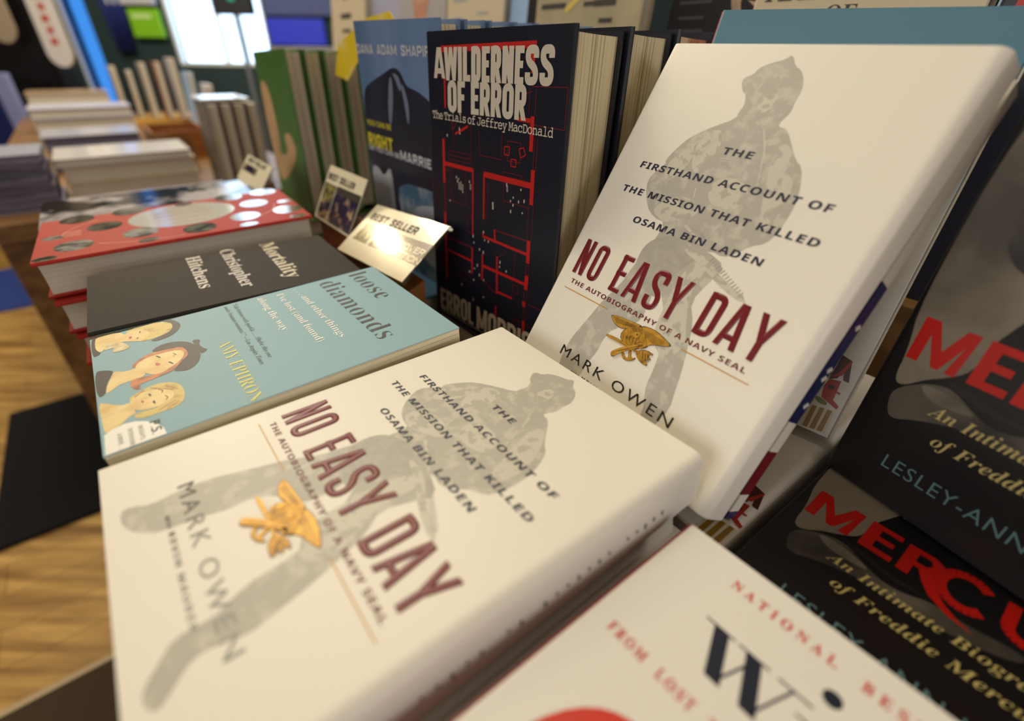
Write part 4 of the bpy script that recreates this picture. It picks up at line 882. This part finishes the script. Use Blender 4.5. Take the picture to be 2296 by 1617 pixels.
for x, y, n in ((43, 107, 5), (45.5, 106, 6), (48, 108, 6), (58.6, 106, 4), (104, 100, 4), (87.6, 115, 5), (62.4, 205, 3)):
    for k in range(n): line(mb, x, y + k * 1.2, x + 1.6, y + k * 1.2, .6, .0003)
bE.add(mb, 'small_lettering', BNE)
for i, l in enumerate(('navy hardcover standing second in its row, behind the floor plan cover', 'navy hardcover standing third in its row, page edges toward the viewer', 'navy hardcover standing last in its row, beside the leaning cream book')):
    c = copy_tree(bE.root, None, ('floor_plan_print', 'title_lettering', 'small_lettering', 'author_lettering')); c.location += NN * .0512 * (i + 1); c['label'] = l; c['group'] = 'navy hardcovers standing in a row'
bE.root['group'] = 'navy hardcovers standing in a row'
def plinth(name, label, u0, u1, n0, n1, z0, z1, cov, pages=PAGESW, group=None, hard=True):
    """a plain book lying flat, given in table coordinates"""
    return Book(name, label, P(u0, n1, z1), UU.copy(), -NN, u1 - u0, n1 - n0, z1 - z0, cov, pages, hard=hard, rs=.003, group=group, jt=min(.0025, (z1 - z0) * .2))
plinth('hardcover_book', 'navy hardcover lying flat on the riser under the standing navy row', -.415, -.255, .225, .458, .7974, .8222, NVJ)

# ------------------------------------------------------------------ blue photo hardcovers
BLJ = mat('dusk_blue_jacket', (116, 140, 186), 0.4, 0.45, mott=(84, 114, 152), scale=(14, 3, 3), mix=(0.35, 0.65)); COAT = mat('photo_coat_navy', (26, 28, 44), 0.4, mott=(34, 40, 60), scale=(30, 14, 14)); SHT = mat('photo_shirt_pale', (186, 184, 188), 0.4, mott=(120, 136, 160), scale=(26, 12, 12), mix=(0.45, 0.7)); SLV = mat('photo_sleeve_blue', (64, 98, 124), 0.4, mott=(150, 158, 168), scale=(30, 24, 24), mix=(0.45, 0.62)); HIL = mat('photo_highlight', (110, 122, 148), 0.4); YEL = mat('title_yellow', (206, 196, 44), 0.4); PGR = mat('pale_grey_ink', (196, 198, 204), 0.4); BLB = mat('deep_blue_board', (58, 100, 136), 0.4)
uH, vH = frame(-49.86, 90, .66); oH = Vector((-.1722, .6151, 1.0781)); wH = uH.cross(vH)
bH = Book('hardcover_book', 'blue hardcover with a dark draped figure and yellow word, left of the navy row', oH, uH, vH, .145, .2155, .0195, BLJ, PAGES, flatlie=False, rs=.003, jt=.0022, k=1.15)
mb = MB(); flat(mb, [(min(144.5, x), y) for x, y in smoothp([(4.5, 54.6), (26.9, 45.6), (53.1, 38.3), (64.1, 34.4), (74, 33.4), (82.6, 37), (89.8, 46.8), (104.9, 48.1), (124, 54), (138, 62), (144, 76), (144, 170), (120, 150), (50, 172), (42, 158), (13, 139), (2, 119), (2, 91)], 2)], .00008, 0)
flat(mb, smoothp(UV['bm_hi'], 2), .0001, 1); flat(mb, smoothp([(60, 42), (66, 40), (64, 60), (54, 84), (52, 70)], 2), .0001, 1) ; flat(mb, smoothp([(80, 44), (86, 47), (92, 62), (88, 80), (84, 60)], 2), .0001, 1)
flat(mb, smoothp([(3.8, 122.4), (18, 121.6), (28.7, 130), (44.4, 117), (47.2, 129.9), (46, 180), (40, 214), (3, 214), (3, 150)], 1), .0001, 2); flat(mb, smoothp([(53.6, 136.8), (73.8, 127.8), (94.2, 126.8), (144, 126), (144, 214), (70, 214), (62, 170)], 1), .0001, 3)
flat(mb, smoothp([(80, 150), (110, 140), (144, 138), (144, 200), (100, 200), (84, 180)], 2), .00012, 2)
bH.add(mb, 'photo_print', [COAT, HIL, SHT, SLV])
mb = MB(); gothic(mb, 'DANA ADAM SHAPIRO', 3.2, 139, 17.4, 24.6, 1.6, 1.4, .0002, word=.9); bH.add(mb, 'author_lettering', PGR)
mb = MB(); text(mb, 'OR YOU CAN BE', 'sansb', 2.6, 66, 107.2, 4.6); gothic(mb, 'MARRIED', 68, 132, 99.2, 107.6, 2.2, 1.8, .0002); bH.add(mb, 'pale_lettering', PGR)
mb = MB(); text(mb, 'YOU CAN BE', 'sansb', 5, 54.8, 84.2, 4.8); gothic(mb, 'RIGHT', 4, 54.8, 91.2, 103, 3.2, 1.8, .0002); bH.add(mb, 'yellow_lettering', YEL)
for i in range(6):
    c = copy_tree(bH.root, None, ('photo_print', 'pale_lettering', 'yellow_lettering', 'author_lettering')); c.location += wH * (.0266 * (i + 1) + .003 * (i // 2))
    c['label'] = 'blue hardcover standing %s behind the draped figure cover' % ('directly', 'second', 'third', 'fourth', 'fifth', 'sixth')[i]; c['group'] = 'blue hardcovers standing in a row'
bH.root['group'] = 'blue hardcovers standing in a row'
plinth('hardcover_book', 'blue hardcover lying flat on the riser under the standing blue row', -.60, -.43, .215, .455, .7974, .8293, BLB)

# ------------------------------------------------------------------ green hardcovers with the pointing hand
GRJ = mat('green_jacket', (84, 122, 66), 0.4, 0.4, mott=(62, 104, 30), scale=(2, 6, 2), mix=(0.3, 0.8)); HAND = mat('hand_tan_print', (206, 170, 122), 0.4, mott=(186, 146, 100), scale=(30, 30, 30)); GRB = mat('green_board', (52, 100, 18), 0.45)
uG, vG = frame(-48.94, 88.41, -2.07); oG = Vector((-.4117, .8909, 1.0481)); wG = uG.cross(vG)
bG = Book('hardcover_book', 'green hardcover with a tan pointing hand, foremost of the green row', oG, uG, vG, .140, .222, .0245, GRJ, PAGES, flatlie=False, rs=.003, jt=.0028)
mb = MB(); flat(mb, smoothp([(8, 43), (22, 37), (38, 44), (44.6, 54), (50, 90), (45.8, 125), (38, 143), (66, 143), (78, 132), (73.6, 120.3), (74.5, 113.2), (90, 108), (104, 108.7), (112, 119.5), (119, 128), (111, 139.3), (95.7, 153), (62, 172), (30, 186), (12, 184), (6, 154), (1, 116), (2, 74)], 2), .00012, 0); bG.add(mb, 'hand_print', HAND)
for i in range(4):
    c = copy_tree(bG.root, None, ('hand_print',)); c.location += wG * (.0272 * (i + 1)) + uG * .003 * i
    c['label'] = 'green hardcover standing %s in its row behind the pointing hand' % ('second', 'third', 'fourth', 'fifth')[i]; c['group'] = 'green hardcovers standing in a row'
bG.root['group'] = 'green hardcovers standing in a row'
plinth('hardcover_book', 'green hardcover lying flat on the riser under the standing green row', -.97, -.80, .225, .46, .7974, .8235, GRB)

# ------------------------------------------------------------------ shelf cards in acrylic holders
ACR = glass('clear_acrylic', (0.93, 0.95, 0.94), 0.10)
CARDW = mat('card_cream', (236, 226, 196), 0.22, 0.5, coat=0.8); CARDG = mat('card_dark_band', (74, 68, 62), 0.2, 0.5, coat=0.8); CARDP = mat('card_photo', (46, 40, 66), 0.2, 0.5, coat=0.8, mott=(190, 160, 120), scale=(50, 70, 50), mix=(0.5, 0.66)); MEDAL = mat('card_medal_photo', (60, 56, 30), 0.2, coat=0.8, mott=(170, 160, 90), scale=(160, 160, 160)); BLKW = mat('block_wood', (150, 92, 34), 0.45, mott=(112, 64, 22), scale=(8, 8, 90))
def card(label, o, fr, W, H, floor, draw, blk):
    u, v = fr; w = -(u.cross(v)); R = Matrix((u, -v, w)).transposed().to_4x4(); M = R.copy(); M.translation = Vector(o) + v * H + u * (W / 2)
    r = empty('shelf_sign', M, label, 'sign')
    off = (W / 2, -H, 0)
    mb = MB(); mb.box(0, W, -H, 0, -.0008, 0); cd = mb.build('card', CARDW, r, off)
    mb = MB(); draw(mb, W * 1000, H * 1000); mb.build('card_print', [BLACK, CARDG, CARDP, MEDAL, CARDW], cd, off)
    mb = MB(); mb.box(-.001, W + .001, -H - .001, .001, -.0042, -.0012); mb.build('acrylic_back', ACR, r, off)
    # wedge block under the holder, standing on the riser
    mb = MB(); b0 = Vector(o) + v * H; inv = M.inverted()
    d = Vector((-w.x, -w.y, 0)).normalized()
    z1 = b0.z - .003; A = [b0 + u * .006, b0 + u * (W - .006)]
    pts = [Vector((p.x, p.y, 0)) + d * q for q in (.004, .004 + blk) for p in A]
    q = [pts[0], pts[1], pts[3], pts[2]]; vs = [Vector((p.x, p.y, floor)) for p in q] + [Vector((p.x, p.y, z1 if i < 2 else z1 + blk * .5)) for i, p in enumerate(q)]
    vs = [inv @ p for p in vs]; b = 0
    mb.v = [tuple(p) for p in vs]; mb.f = [(0, 1, 2, 3), (4, 5, 6, 7), (0, 1, 5, 4), (1, 2, 6, 5), (2, 3, 7, 6), (3, 0, 4, 7)]; mb.m = [0] * 6
    mb.build('base_block', BLKW, r)
    return r
def draw2(mb, W, H):
    gothic(mb, 'BEST SELLER', 10, 112, 10.6, 19.6, 2.4, 1.6, .0002, word=.7)
    flat(mb, [(50, 24.5), (149.5, 22.8), (149.5, 47), (50, 48)], .0002, 1); flat(mb, [(16, 25), (47, 25), (44, 48), (10, 48)], .0002, 3)
    gothic(mb, 'HARDCOVER', 62, 148, 30, 36.4, 1.5, 1.3, .0003, mi=4); gothic(mb, 'NON-FICTION'.replace('-', ''), 62, 152, 39.5, 46, 1.5, 1.3, .0003, mi=4)
def draw1(mb, W, H):
    gothic(mb, 'BEST SELLER', 5, 86, 8.6, 16.4, 2.0, 1.4, .0002, word=.7)
    flat(mb, [(40, 21), (111 - 1, 19), (110, 64), (40, 64)], .0002, 2); flat(mb, [(2, 21), (38, 21), (38, 64), (6, 64)], .0002, 2); flat(mb, [(4, 22), (36, 22), (35, 42), (6, 42)], .00025, 3); flat(mb, [(42, 20), (110, 19), (110, 28), (42, 28)], .00025, 1)
def draw3(mb, W, H):
    gothic(mb, 'BEST SELLER', 12, 84, 3, 9, 1.6, 1.2, .0002); flat(mb, [(4, 13), (60, 13), (60, 23.5), (4, 23.5)], .0002, 2)
card('cream best seller sign with a dark band, between the charcoal and navy books', (-.1518, .5448, .9085), frame(-57.5, 36.04, -8.13), .150, .066, .8297, draw2, .02)
card('cream best seller sign with a dark photo on a brown block, beside the red book', (-.2296, .6399, .9314), frame(-52.12, 60.68, -.9), .1107, .066, .8297, draw1, .026)
card('smallest best seller sign, tilted in front of the green row', (-.4071, .7901, .9167), frame(-46.51, 52.79, 2.6), .103, .040, .7972, draw3, .02)

# yellow folded shelf tag behind the blue row
YTG = mat('yellow_card', (232, 204, 40), 0.4, mott=(236, 224, 150), scale=(26, 26, 30), mix=(0.52, 0.66))
def upright(name, label, u0, n, z0, W, H, T, cov, tilt=83, group=None, pages=PAGESW, hard=True, yaw=-51.587, cat='book'):
    u, v = frame(yaw, tilt); top = P(u0, n, z0) - v * H
    return Book(name, label, top, u, v, W, H, T, cov, pages, cat=cat, group=group, flatlie=False, hard=hard, rs=.003)
# yellow card
org = P(-.68, .4782, 1.0)
mb = MB(); q = [(-.804, 1.022), (-.76, 1.016), (-.717, 1.039), (-.66, 1.060), (-.600, 1.081), (-.612, 1.090), (-.678, 1.085), (-.712, 1.075), (-.775, 1.06)]
t_ = bpy.data.objects
inv = Matrix((UU, Vector((0, 0, 1)), -NN)).transposed()
for z in (0, .0012): pass
mb.prism([(u_ + .68, z_ - 1.0) for u_, z_ in q], -.0006, .0006)
yt = mb.build('shelf_tag', YTG); M = inv.to_4x4(); M.translation = P(-.68, .302, 1.0); yt.matrix_world = M
tag(yt, 'bright yellow folded tag sticking out between the green and blue rows', 'tag')
mb = MB(); mb.box(-.004, .004, -.17, .05, -.0032, -.0008); mb.build('tag_stem', ACR, yt)

# ------------------------------------------------------------------ upper row on the tall cabinet
def cv(n, c, mott=None, **k): return mat(n, c, k.pop('rough', .4), .4, mott=mott, scale=k.pop('scale', (18, 18, 18)), mix=k.pop('mix', (.45, .65)), **k)
BEI = cv('beige_cover', (214, 198, 168)); LAV = cv('lavender_cover', (172, 174, 200)); PGY = cv('pale_grey_cover', (176, 172, 172)); LBL = cv('pale_blue_cover', (168, 200, 240)); GLD = cv('tarnished_cover', (172, 160, 132), (190, 176, 140)); BLKC = cv('black_cover', (26, 24, 26)); SEPIA = cv('sepia_face', (186, 162, 138), (120, 100, 84)); INKB = mat('dark_print', (60, 56, 54), 0.5)
UPG = 'upper row of books on the tall cabinet'
def bars(b, rows, m=INKB, nm='print_lines'):
    mb = MB()
    for x0, x1, y, w in rows: line(mb, x0, y, x1, y, w, .0002)
    b.add(mb, nm, m)
b = upright('hardcover_book', 'beige book with dark title lines, leftmost of the upper row', -1.392, .505, .8804, .195, .285, .02, BEI, group=UPG); bars(b, ((80, 96, 12, 8), (60, 120, 46, 10), (66, 116, 74, 7), (70, 110, 96, 6)))
b = upright('hardcover_book', 'lavender book in the upper row, right of the beige one with dark title lines', -1.193, .52, .8804, .148, .27, .02, LAV, group=UPG)
b = upright('hardcover_book', 'pale grey book with a raised hand photo in the upper row', -1.042, .505, .8804, .175, .27, .02, PGY, group=UPG)
mb = MB(); flat(mb, smoothp([(64, 0), (110, 0), (118, 20), (108, 40), (112, 70), (140, 86), (150, 110), (70, 110), (78, 80), (66, 50), (58, 20)], 2), .0002); b.add(mb, 'hand_print', cv('hand_photo', (196, 140, 116), (226, 190, 164)))
b = upright('hardcover_book', 'beige book with grey text lines in the upper row above the blue books', -.864, .505, .8804, .16, .265, .02, BEI, group=UPG); bars(b, ((20, 60, 20, 6), (24, 50, 46, 5), (90, 120, 40, 4), (100, 130, 62, 4)), PGY)
b = upright('hardcover_book', 'pale blue narrow book in the upper row', -.702, .515, .8804, .052, .262, .02, LBL, group=UPG)
b = upright('hardcover_book', 'tarnished beige book with dark lines in the upper row above the navy books', -.648, .505, .8804, .205, .262, .02, GLD, group=UPG)
mb = MB(); flat(mb, [(0.5, 0), (18, 0), (22, 90), (0.5, 90)], .0002); b.add(mb, 'dark_edge', BLKC)
bars(b, ((30, 78, 36, 6), (110, 140, 36, 5), (128, 164, 36, 7), (140, 162, 54, 5), (118, 168, 70, 12)))
mb = MB(); line(mb, 78, 42, 104, 26, 7, .0003); b.add(mb, 'painted_gleam', cv('gold_gleam', (226, 200, 110), rough=.25))  # gold gleam on the cover, painted as a light stroke
b = upright('hardcover_book', 'plain lavender grey book edge in the upper row beside the black portrait', -.44, .556, .8804, .06, .26, .02, LAV, group=UPG)
b = upright('hardcover_book', 'black book with a sepia portrait of a dark bearded face in the upper row', -.424, .528, .8804, .158, .262, .02, BLKC, group=UPG)
mb = MB(); flat(mb, smoothp([(70, 30), (96, 44), (130, 40), (157, 30), (157, 110), (120, 100), (104, 90), (90, 70)], 2), .0002, 0); flat(mb, smoothp([(84, 34), (120, 58), (157, 50), (157, 66), (130, 76), (100, 70), (92, 56)], 2), .0003, 1); flat(mb, smoothp([(100, 74), (120, 80), (122, 110), (98, 110)], 2), .0003, 1)
b.add(mb, 'portrait_print', [SEPIA, BLKC]); bars(b, ((14, 54, 40, 3), (16, 48, 54, 3), (14, 50, 66, 3)), INKB)
b = upright('hardcover_book', 'beige book with large dark serif letters at the top right of the upper row', -.306, .500, .8804, .178, .262, .02, BEI, group=UPG)
mb = MB(); text(mb, 'OF', 'bold', 68, 92, 62, 11, z=.0002); b.add(mb, 'title_lettering', INKB)
mb = MB()
for x in (14, 26, 32, 44, 52, 66, 78, 90, 98, 112, 120, 136): line(mb, x, 26, x, 45, 3.4, .0002); line(mb, x - 3.5, 45.5, x + 3.5, 45.5, 1.2, .0002)
b.add(mb, 'print_lines', INKB)
b = upright('hardcover_book', 'dark book with a red band at the top right corner', -.122, .500, .8804, .155, .262, .02, cv('midnight_cover', (34, 36, 56)), group=UPG)
mb = MB(); flat(mb, [(16, 0), (30, 0), (22, 70), (8, 70)], .0002); b.add(mb, 'red_band', cv('red_band', (190, 40, 36)))
mb = MB(); mb.box(-.0006, .0012, -.26, -.001, -.018, -.001); b.add(mb, 'spine', LBL, b.root)

# pile at the left end of the cabinet
def pile(base, names, u0, u1, n0, n1, z0, rows, group, hard=True, pages=PAGESW):
    z = z0 + .0003
    for i, (t, m, nm) in enumerate(rows):
        du = random.uniform(-.006, .006); dn = random.uniform(-.008, .008)
        plinth('hardcover_book' if hard else 'paperback_book', nm + ' ' + base, u0 + du, u1 + du, n0 + dn, n1 + dn, z, z + t, m, pages, group=group, hard=hard); z += t + .0003
GYPG = mat('shaded_page_edges', (110, 106, 124), 0.8, 0.2, mott=(74, 70, 86), scale=(6, 6, 500))  # pages of the far stacks; their purple-grey shade is put into the colour
GYP = cv('grey_purple_cover', (120, 116, 136), (90, 86, 104)); PALE = cv('pale_grey_blue_cover', (178, 182, 200), rough=.2); DRK = cv('dark_cover', (52, 50, 54)); IVO = cv('ivory_cover', (206, 190, 160)); TANC = cv('tan_cover', (178, 150, 118), rough=.16); WHC = cv('white_gloss_cover', (220, 218, 222), rough=.12); BRN = cv('brown_cover', (116, 78, 46)); MIX = cv('mixed_photo_cover', (34, 32, 34), (196, 190, 196), rough=.12, scale=(20, 20, 20), mix=(.47, .6)); LVG = cv('lavender_gloss_cover', (186, 176, 184), (150, 140, 150), rough=.1)
SL = 'books in the pale pile on the cabinet end'
pile('the pale pile at the cabinet end', 0, -1.86, -1.62, .50, .70, .88, ((.042, DRK, 'dark book at the bottom of'), (.040, GYP, 'grey book low in'), (.034, PALE, 'pale book in the middle of'), (.034, DRK, 'dark book second from the top of'), (.028, PALE, 'pale book on top of')), SL)
pile('the ivory pile beside the beige upper book', 0, -1.60, -1.415, .50, .70, .88, ((.05, IVO, 'ivory book at the bottom of'), (.05, PALE, 'pale book second from the bottom of'), (.04, IVO, 'ivory book third from the bottom of'), (.03, PALE, 'pale book on top of')), 'books in the ivory pile on the cabinet')
# flat stacks just beyond the red stack
G5 = 'books in the mottled glossy stack beyond the red stack'
pile('the mottled stack just beyond the red one', 0, -.862, -.722, -.085, .150, .735, ((.050, DRK, 'dark book at the bottom of'), (.038, BRN, 'brown book second from the bottom of'), (.032, DRK, 'dark book third from the bottom of'), (.028, MIX, 'glossy black and white book on top of')), G5)
pile('the lavender glossy stack beyond the mottled one', 0, -1.03, -.884, -.06, .155, .735, ((.036, GYP, 'grey book at the bottom of'), (.036, BRN, 'brown book second from the bottom of'), (.026, GYP, 'grey book third from the bottom of'), (.02, LVG, 'glossy lavender grey book on top of')), 'books in the lavender glossy stack')
# far table
pile('the purple grey stack at the far left', 0, -1.70, -1.53, -.245, -.11, .735, tuple((.0172, GYP if i else LAV, '%s book from the bottom of' % ('lavender first', 'grey second', 'grey third', 'grey fourth', 'grey fifth', 'grey sixth')[i]) for i in range(6)) + ((.014, PALE, 'shiny pale blue book on top of'),), 'books in the purple grey stack', hard=False, pages=GYPG)
pile('the thick ivory stack left of the acrylic bin', 0, -1.73, -1.54, -.095, .175, .735, ((.048, IVO, 'thick ivory book at the bottom of'), (.036, IVO, 'ivory book in the middle of'), (.018, WHC, 'white glossy book on top of')), 'books in the thick ivory stack')
pile('the dark sided stack behind the thick ivory one', 0, -2.22, -2.02, -.13, .11, .735, ((.032, DRK, 'dark book at the bottom of'), (.032, DRK, 'dark book in the middle of'), (.03, PALE, 'pale blue glossy book on top of')), 'books in the dark sided stack', pages=GYPG)
pile('the stack with the lavender lid farther back', 0, -2.78, -2.58, -.17, .14, .735, ((.045, IVO, 'ivory book at the bottom of'), (.045, GYP, 'grey book in the middle of'), (.034, LAV, 'lavender book on top of')), 'books in the lavender lidded stack')
pile('the farthest stack with the shiny tan lid', 0, -3.22, -3.0, -.19, .09, .735, ((.055, DRK, 'dark book at the bottom of'), (.05, IVO, 'ivory book in the middle of'), (.045, TANC, 'shiny tan book on top of')), 'books in the farthest stack')
# standing books on the far table
GS = 'grey photo books standing behind the green row'
GRP = cv('grey_photo_cover', (120, 108, 98), (70, 62, 60), scale=(30, 30, 30)); MRN = cv('dark_red_cover', (96, 34, 34))
for i, (m, w) in enumerate(((GRP, 'grey photo book at the front of the far standing row'), (MRN, 'dark red book second in the far standing row'), (GRP, 'grey photo book third in the far standing row'), (DRK, 'dark book last in the far standing row'))):
    upright('hardcover_book', w, -1.66, .222 + .030 * i, .7353, .165, .203, .026, m, 88, GS)
plinth('highlight_slab', 'white slab added as the highlight on top of the far standing row', -1.665, -1.52, .225, .335, .9415, .947, WHC, hard=False)  # thin slab added to stand for the bright highlight on the book tops
mb = MB(); c = [P(a, b_, 0) for a, b_ in ((-3.32, .10), (-3.06, .10), (-3.06, .44), (-3.32, .44))]; o0 = P(-3.19, .27, .7353)
mb.prism([(p.x - o0.x, p.y - o0.y) for p in c], 0, .026); o = mb.build('display_tray', cv('yellow_wood_tray', (212, 164, 74))); o.location = o0; tag(o, 'yellow wooden tray under the brown standing books on the far table', 'tray')
for i, (m, nm, h) in enumerate(((cv('beige_grey_cover', (150, 138, 124), (90, 84, 80), scale=(24, 24, 24)), 'beige grey book', .215), (DRK, 'dark thin book', .20), (cv('putty_cover', (164, 154, 140)), 'putty coloured book', .23), (cv('rust_cover', (142, 84, 46)), 'rust brown book', .235), (cv('chalk_cover', (206, 204, 206)), 'chalk white book', .25))):
    upright('hardcover_book', nm + ' standing on the yellow tray', -3.30 + .036 * i, .13 + .056 * i, .7618, .14, h, .026, m, 88, 'books standing on the yellow tray')
upright('hardcover_book', 'pale blue book standing behind the acrylic bin', -2.70, .34, .7353, .15, .235, .022, LBL, 86)
upright('hardcover_book', 'white book standing beside the pale blue one on the far table', -2.50, .37, .7353, .12, .20, .022, WHC, 86)
# brown crate and acrylic bin
def tray_box(name, label, cat, u0, u1, n0, n1, z0, h, t, m):
    o0 = P((u0 + u1) / 2, (n0 + n1) / 2, z0); M = Matrix((UU, NN, Vector((0, 0, 1)))).transposed().to_4x4(); M.translation = o0
    r = empty(name, M, label, cat); a = (u1 - u0) / 2; b_ = (n1 - n0) / 2
    for q in ((-a, a, -b_, -b_ + t), (-a, a, b_ - t, b_), (-a, -a + t, -b_ + t, b_ - t), (a - t, a, -b_ + t, b_ - t)):
        mb = MB(); mb.box(*q, t, h); mb.build('side_panel', m, r)
    mb = MB(); mb.box(-a, a, -b_, b_, 0, t); mb.build('base', m, r)
    return r
tray_box('wooden_crate', 'open brown wooden crate on the far table', 'crate', -2.30, -2.05, .135, .30, .7353, .085, .008, BLKW)
tray_box('acrylic_bin', 'clear acrylic bin holding a yellow card on the far table', 'bin', -1.93, -1.79, .12, .215, .7353, .095, .003, ACR)
mb = MB(); mb.box(-.04, .04, -.001, .001, 0, .05); o = mb.build('price_card', YTG); M = Matrix((UU, NN, Vector((0, 0, 1)))).transposed().to_4x4(); M.translation = P(-1.85, .165, .7385); o.matrix_world = M; tag(o, 'small yellow card standing inside the clear acrylic bin', 'card')

# ------------------------------------------------------------------ against the far wall
def panel(name, label, cat, x0, x1, y0, y1, z0, z1, m, bev=.004):
    mb = MB(); mb.box((x0 - x1) / 2, (x1 - x0) / 2, (y0 - y1) / 2, (y1 - y0) / 2, 0, z1 - z0)
    o = mb.build(name, m, bev=bev); o.location = ((x0 + x1) / 2, (y0 + y1) / 2, z0)
    return tag(o, label, cat) if label else o
r = panel('wall_cabinet', 'tall black cabinet at the far left, hung with pale tags', 'cabinet', -4.0, -2.56, 3.15, 3.27, .0, 2.1, mat('black_lacquer', (16, 16, 20), 0.5))
for x0, x1 in ((-3.98, -3.29), (-3.27, -2.58)):
    mb = MB(); mb.box(x0 + 3.28, x1 + 3.28, -.078, -.0601, .05, 2.05); d = mb.build('door', MATS['black_lacquer'], r)
    mb = MB(); mb.box((x1 if x0 < -3.5 else x0) + 3.28 - .02 - (0 if x0 < -3.5 else -.04), (x1 if x0 < -3.5 else x0) + 3.28 - .005 + (0 if x0 < -3.5 else .04), -.090, -.078, .9, 1.1); mb.build('handle', mat('dull_steel', (110, 110, 114), 0.35, metal=.9), d)
def pill(label, cx, w, z0, z1, m, red=None, y=3.04):
    mb = MB(); n = 14; pts = [(w / 2 * math.cos(math.pi + math.pi * k / n), w / 2 + w / 2 * math.sin(math.pi + math.pi * k / n)) for k in range(n + 1)] + [(w / 2, z1 - z0), (-w / 2, z1 - z0)]
    mb.prism(pts, -.006, .006); o = mb.build('hanging_tag', m); M = Matrix(((1, 0, 0, cx), (0, 0, -1, y), (0, 1, 0, z0), (0, 0, 0, 1))); o.matrix_world = M; tag(o, label, 'tag')
    if red:
        mb = MB()
        for k in range(7): mb.box(-.018 + .006 * (k % 2), .018, .10 + k * .05, .13 + k * .05, .006, .0068)
        mb.build('tag_lettering', red, o)
    mb = MB(); mb.box(-.003, .003, z1 - z0, z1 - z0 + .3, -.002, .002); mb.build('cord', INKB, o)
    return o
pill('white hanging tag with red lettering in front of the black cabinet', -2.43, .135, .955, 1.60, mat('tag_white', (232, 228, 226), 0.5), mat('tag_red', (200, 70, 60), 0.5))
pill('beige hanging tag left of the white one', -2.68, .14, 1.06, 1.60, mat('tag_beige', (176, 160, 138), 0.5))
panel('poster_board', 'navy blue board leaning by the black cabinet', 'board', -2.98, -2.70, 2.85, 2.88, .0, .93, mat('navy_board', (28, 40, 100), 0.45))
panel('poster_board', 'narrow lavender board beside the navy blue one', 'board', -2.695, -2.61, 2.85, 2.88, .0, .93, mat('lavender_board', (150, 158, 214), 0.45))
# cloth banner with folds
mb = MB(); N = 24; b0 = 0
for k in range(N + 1):
    x = -.12 + .24 * k / N; y = .018 * math.sin(k * .9)
    mb.v += [(x * .55, y, 0), (x, y * .6, .75)]
for k in range(N): mb.f.append((2 * k, 2 * k + 2, 2 * k + 3, 2 * k + 1)); mb.m.append(0)
o = mb.build('cloth_banner', mat('navy_cloth', (30, 46, 128), 0.8), smooth=True); o.location = (-3.10, 4.56, 1.02); md = o.modifiers.new('thick', 'SOLIDIFY'); md.thickness = .004; tag(o, 'navy blue cloth banner hanging on the far wall beside the slit window', 'banner')
o = panel('wall_sign', 'lime green sign on the far wall left of the bright window', 'sign', -3.0, -2.765, 4.56, 4.59, 1.115, 1.30, mat('lime_paint', (128, 196, 40), 0.45))
mb = MB(); mb.box(-.09, .06, -.0165, -.0152, .125, .15); mb.build('sign_lettering', mat('pale_lime', (206, 232, 170), 0.5), o)
panel('wall_sign', 'pale grey header board above the lime sign', 'sign', -3.16, -2.77, 4.56, 4.59, 1.325, 1.43, mat('pale_header', (190, 196, 212), 0.5))
o = panel('wall_sign', 'royal blue sign on the far wall right of the bright window', 'sign', -1.94, -1.50, 4.56, 4.59, 1.08, 1.25, mat('royal_blue', (44, 60, 226), 0.45))
panel('wall_sign', 'slate blue board above the royal blue sign', 'sign', -1.94, -1.3, 4.56, 4.59, 1.27, 1.60, mat('slate_blue', (70, 84, 136), 0.5))
# monitor on a pole
mon = empty('display_monitor', Matrix.Translation((-1.425, 3.0, 0)), 'black monitor on a thin pole in front of the bright window', 'monitor')
mb = MB(); mb.box(-.098, .098, -.02, .02, 1.195, 1.42); hs = mb.build('screen_housing', mat('monitor_black', (18, 20, 24), 0.4), mon, bev=.004)
mb = MB(); mb.box(-.012, .02, -.0215, -.0202, 1.25, 1.29); mb.build('screen_glow', mat('green_glow', (30, 150, 110), 0.5, emit=.6), hs)
mb = MB(); mb.rod((0, 0, .02), (0, 0, 1.195), .012); mb.build('pole', mat('pole_grey', (120, 126, 134), 0.4), mon)
mb = MB(); mb.rod((0, 0, 0), (0, 0, .02), .16, 24); mb.build('base', MATS['monitor_black'], mon)
